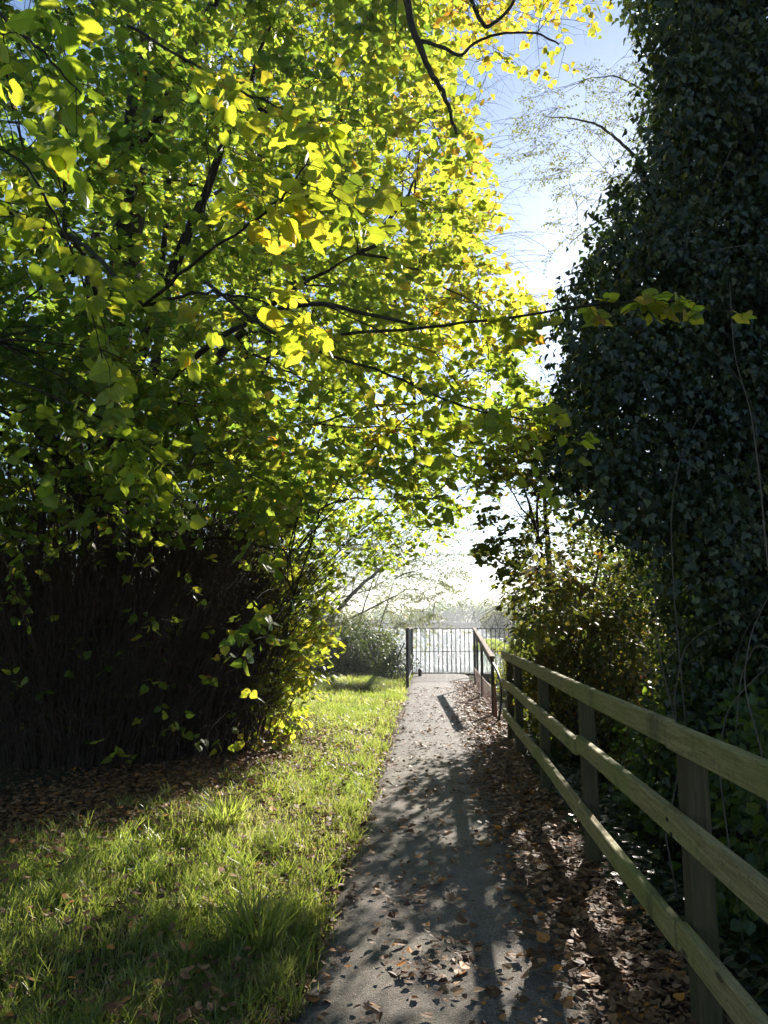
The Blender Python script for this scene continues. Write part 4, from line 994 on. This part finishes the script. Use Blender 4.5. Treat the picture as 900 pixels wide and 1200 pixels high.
# pale arching bramble canes beyond the fence
CN = [[(780, 980, 4.2), (800, 880, 4.4), (770, 760, 4.6), (765, 640, 5.0)], [(892, 880, 3.4), (870, 800, 3.5), (880, 740, 3.7), (905, 690, 3.9)],
      [(905, 760, 3.2), (885, 755, 3.3), (868, 790, 3.4), (862, 860, 3.4)], [(790, 820, 5), (800, 760, 5), (830, 735, 4.9), (880, 715, 4.8)],
      [(790, 700, 5.2), (785, 600, 5.3), (800, 520, 5.4), (840, 455, 5.4)], [(890, 560, 4.2), (880, 480, 4.3), (860, 420, 4.5), (855, 330, 4.8)],
      [(760, 760, 6), (700, 700, 6.3), (690, 640, 6.6), (745, 600, 6.6)], [(850, 960, 3.8), (842, 900, 3.9), (850, 830, 4.0), (900, 780, 4.0)]]
for i, c_ in enumerate(CN):
    P = np.array([at(*q) for q in c_]); tt = np.linspace(0, 3, 20); P = np.stack([np.interp(tt, np.arange(4), P[:, j]) for j in range(3)], -1)
    for _ in range(4): P[1:-1] = (P[:-2]+2*P[1:-1]+P[2:])/4
    P = np.concatenate([[[P[0, 0]+.1, P[0, 1]+.1, ground_h(P[:1, 0], P[:1, 1])[0]-.1]], P])
    o = MB().tube(P, np.linspace(.0042, .002, len(P)), 6).build('bramble_cane', M['paletwig'], smooth=True)
    tag(o, 'thin pale bramble cane arching through the dark hedge behind the fence', 'cane', 'pale canes arching through the hedge')

# ================================================================== FAR LEFT BANK
bush('bramble_bush', (-2.05, 19.6, .35), (1.35, 1.5, .95), 24000, 'low glossy bramble bush left of the side railing', 'bush', M['bramble_leaf'], T_OVAL, .065, .4, lump=.18, shell=.3, flat=1.0)
bush('bramble_bush', (-4.6, 20.2, .4), (1.6, 1.6, 1.15), 9000, 'second low bramble bush behind the young lime shoots', 'bush', M['bramble_leaf'], T_OVAL, .065, .4, flat=1.0)
bush('bank_shrub', (-3.6, 25.5, .7), (2.2, 1.8, 1.3), 12000, 'pale green shrub on the bank behind the bramble bush', 'shrub', M['willow_leaf'], T_OVAL, .09, .5, shell=.6)
bush('bank_shrub', (-6.8, 27, 1.6), (2.6, 2.2, 2.6), 9000, 'tall pale shrub on the bank at the far left', 'shrub', M['willow_leaf'], T_OVAL, .10, .4, shell=.6)
bush('bank_shrub', (-1.55, 23.6, .3), (.7, .9, .9), 4500, 'small green shrub at the water behind the left railing post', 'shrub', M['shrub_leaf'], T_OVAL, .06, .6, shell=.6)
def willow(x, y, pol, n, label, y0, y1, trunks, ls=.07, nside=6, nleaf=6):
    r_ = empty('willow_tree', (x, y, -.1), label, 'tree')
    t_ = samp_poly(pol, n, y0, y1, lambda p: p[:, 2] > .2)
    tree(r_, trunks, t_, M['willow_leaf'], M['greytwig'], T_NARROW, ls, lambda p: .4+.25*rng.normal(size=len(p)), L=(.6, 1.3), nside=nside, nleaf=nleaf, nmain=30, pruning=0, droop=.15, crown_name='crown', twr=1.6, mainr=.03, outward=.25)
willow(-4.6, 29, [(380, 700), (372, 640), (420, 610), (480, 590), (530, 600), (545, 640), (530, 690), (520, 735), (440, 740)], 280, 'thin leaning willow with grey branches over the lake edge', 26.5, 31,
       [([(-4.6, 29, -.2), (-4.2, 29, 1.2), (-3.0, 29, 2.6), (-1.6, 28.8, 3.8), (-.5, 28.5, 4.4)], .12, .03, 'trunk'), ([(-4.4, 29, .5), (-4.1, 28.8, 2.6), (-3.5, 28.5, 4.6)], .08, .02, 'limb'),
        ([(-4.2, 29, 1.1), (-2.4, 28.4, 1.9), (-1.0, 28, 2.6)], .06, .015, 'limb'), ([(-3.0, 27.5, -.2), (-2.6, 27.6, 1.6), (-2.0, 27.6, 3.4)], .05, .012, 'limb'), ([(-2.2, 27, -.4), (-1.8, 27, 1.4), (-1.3, 27, 3.0)], .035, .01, 'limb')], ls=.14)
willow(-9, 36, [(300, 720), (300, 600), (360, 560), (440, 560), (470, 620), (470, 720)], 90, 'hazy grey willow further along the left bank', 33, 39,
       [([(-9, 36, -.2), (-8.6, 36, 3), (-7.6, 36, 6)], .16, .05, 'trunk'), ([(-8.8, 36, 1.6), (-6.2, 35.6, 4.0), (-4.0, 35.4, 5.0)], .09, .02, 'limb'), ([(-8.8, 36, 1.2), (-5.6, 35, 2.2), (-2.6, 34.8, 3.0)], .08, .02, 'limb')], ls=.13)
# right bank
bush('bank_shrub', (2.3, 15.4, .1), (.85, 1.5, 1.0), 9000, 'sunlit yellow green bush between the handrail and the hedge', 'shrub', M['shrub_leaf'], T_OVAL, .06, .75, shell=.6)
bush('bank_shrub', (1.95, 17.2, .3), (.55, .9, 1.0), 5500, 'bright green bush just beyond the top of the curved handrail', 'shrub', M['shrub_leaf'], T_OVAL, .055, .85, shell=.7)
bush('bank_shrub', (3.3, 18.8, .2), (1.2, 1.8, 1.3), 9000, 'green bush at the right end of the metal railing', 'shrub', M['shrub_leaf'], T_OVAL, .065, .6, shell=.6)
bush('bank_shrub', (1.45, 11.4, -.1), (.32, .9, .55), 2800, 'small leafy bush crowding the foot of the curved handrail', 'shrub', M['shrub_leaf'], T_OVAL, .05, .6, shell=.8)
bush('bank_shrub', (5.4, 24, 1.0), (2.0, 2.2, 2.2), 9000, 'tall green bush at the lakeside beyond the railing', 'shrub', M['shrub_leaf'], T_OVAL, .09, .4, shell=.6)
bush('bank_shrub', (4.6, 15.5, 1.6), (1.5, 2.2, 2.8), 10000, 'tall shrub in the hedge right of the sunlit bush', 'shrub', M['shrub_leaf'], T_FAR, .08, .4, shell=.6)
# trees across the lake
def far_tree(x, y, h, w, label, group='trees across the lake', mat='shrub_leaf', tint=.3, n=1500):
    z0 = ground_h(np.array([x]), np.array([y]))[0]
    r_ = empty('broadleaf_tree', (x, y, z0), label, 'tree', group)
    MB().tube([(x, y, z0-.3), (x+.1, y, z0+h*.3), (x, y, z0+h*.7)], [h*.035, h*.025, h*.01], 8).build('trunk', M['bark'], r_, smooth=True)
    m = 16; cen = np.array([x, y, z0+h*.40])+rnd_unit(m)*np.array([w*.33, w*.33, h*.28]); rad = rng.uniform(.16, .28, m)*w
    own = rng.integers(0, m, n); p = cen[own]+rnd_unit(n)*rad[own][:, None]*np.array([1, 1, .85])*(1-.3*rng.random((n, 1)))
    p = p[p[:, 2] > z0+.2]; n = len(p)
    leaves_obj('crown', T_FAR, p, rnd_unit(n), rnd_unit(n, .5), rng.uniform(.045, .11, n)*h*.8, np.clip(tint+.2*rng.normal(size=n), 0, 1), M[mat], r_)
for i, x in enumerate(np.concatenate([np.arange(-60, 80, 4.2), np.arange(-200, -78, 11), np.arange(98, 220, 11)])):
    h = rng.uniform(5.6, 9.4)+(1.5 if 2 < x < 14 else 0); y = 250+rng.uniform(-6, 14)
    k_ = ['rounded hazy tree in the tree line across the lake', 'taller hazy tree in the tree line across the lake'][int(h > 7.6)]
    far_tree(x+rng.normal()*1.2, y, h, h*rng.uniform(1.1, 1.5), k_, 'rounded trees across the lake' if h <= 7.6 else 'taller trees across the lake', tint=rng.uniform(.1, .6), n=1500)
far_tree(12.5, 118, 6.4, 9.5, 'pale feathery willow standing out before the far tree line', None, 'willow_leaf', .5, 3500)
far_tree(21, 122, 7.0, 8, 'green willow to the right of the pale feathery one', None, 'willow_leaf', .4, 2500)

# ================================================================== small verge plants
def weed(px, py, n, size, label, tint=.3, mat='lime_leaf', name='verge_weed'):
    g = gnd(px, py); z = ground_h(np.array([g[0]]), np.array([g[1]]))[0]
    a_ = rng.uniform(0, 6.28, n); d_ = np.stack([np.cos(a_), np.sin(a_), rng.uniform(.3, 1.0, n)], -1)
    p_ = np.array([g[0], g[1], z+.02])+unit(d_)*rng.uniform(.0, .03, (n, 1))
    o_ = leaves_obj(name, T_MID, p_, d_*np.array([1, 1, .5]), unit(rng.normal(size=(n, 3))*.3+np.array([0, 0, 1])), size*rng.uniform(.7, 1.2, n), np.clip(tint+.1*rng.normal(size=n), 0, 1), M[mat])
    tag(o_, label, 'weed')
weed(328, 1128, 16, .055, 'broad leaved weed at the near left edge of the tarmac')
weed(388, 950, 14, .05, 'leafy weed on the verge edge near the middle of the path')
weed(62, 995, 16, .05, 'small shaded weed at the left where grass meets leaf litter')
weed(610, 872, 24, .05, 'bright green weed at the foot of the fence near its far end', .5)
weed(690, 1010, 18, .045, 'small dark weed under the bottom rail beside the leaf drift', .2)

# ================================================================== HAZE
mz, nt, ns, ln = mat_new('haze')
pv = N(nt, 'ShaderNodeVolumePrincipled'); pv.inputs['Color'].default_value = (.85, .88, .92, 1); pv.inputs['Density'].default_value = .001; pv.inputs['Anisotropy'].default_value = .35
oo = N(nt, 'ShaderNodeOutputMaterial'); ln.new(pv.outputs[0], oo.inputs['Volume'])
HZ = True
if HZ:
    v = np.array([(x, y, z) for z in (-6, 26) for (x, y) in ((-610, -70), (610, -70), (610, 810), (-610, 810))], float)
    f = np.array([[3, 2, 1, 0], [4, 5, 6, 7], [0, 1, 5, 4], [1, 2, 6, 5], [2, 3, 7, 6], [3, 0, 4, 7]])
    tag(mesh_np('haze', v, [f], mz, smooth=False), 'thin pale air that fades the far side of the lake', 'haze', kind='stuff')

# ================================================================== LIGHT, SKY, CAMERA
sc = bpy.context.scene
w = bpy.data.worlds.new('World'); sc.world = w; w.use_nodes = True
nt = w.node_tree; nt.nodes.clear()
sky = nt.nodes.new('ShaderNodeTexSky'); sky.sky_type = 'NISHITA'; sky.sun_disc = False
sky.sun_elevation = SUN_EL; sky.sun_rotation = SUN_AZ
sky.air_density = 1.0; sky.dust_density = .24; sky.ozone_density = 2.4
bg = nt.nodes.new('ShaderNodeBackground'); bg.inputs[1].default_value = .062
wo = nt.nodes.new('ShaderNodeOutputWorld'); nt.links.new(sky.outputs[0], bg.inputs[0]); nt.links.new(bg.outputs[0], wo.inputs[0])
ld = bpy.data.lights.new('sun', 'SUN'); ld.energy = 5.0; ld.angle = R(.55); ld.color = (1, .93, .82)
lo = bpy.data.objects.new('sun', ld); C.objects.link(lo)
from mathutils import Vector
lo.rotation_euler = Vector(tuple(SUN)).to_track_quat('Z', 'Y').to_euler()
lo.location = (5, 20, 15)
cd = bpy.data.cameras.new('camera'); cam = bpy.data.objects.new('camera', cd); C.objects.link(cam)
cd.sensor_fit = 'VERTICAL'; cd.sensor_height = 36; cd.lens = F/1200*36; cd.clip_end = 3000; cd.clip_start = .05
cam.location = (0, 0, H); cam.rotation_euler = (math.pi/2+PITCH, 0, YAW)
sc.camera = cam
sc.view_settings.view_transform = 'Standard'; sc.view_settings.look = 'None'; sc.view_settings.gamma = 1
sc.view_settings.use_curve_mapping = False
sc.view_settings.exposure = 1.65
cy = sc.cycles
cy.max_bounces = 6; cy.diffuse_bounces = 3; cy.glossy_bounces = 2; cy.transmission_bounces = 3; cy.volume_bounces = 0; cy.transparent_max_bounces = 4
cy.caustics_reflective = False; cy.caustics_refractive = False; cy.sample_clamp_indirect = 6; cy.use_denoising = True; cy.use_adaptive_sampling = True; cy.adaptive_threshold = .02
print('leaves', nA, nB, 'objects', len(bpy.data.objects))
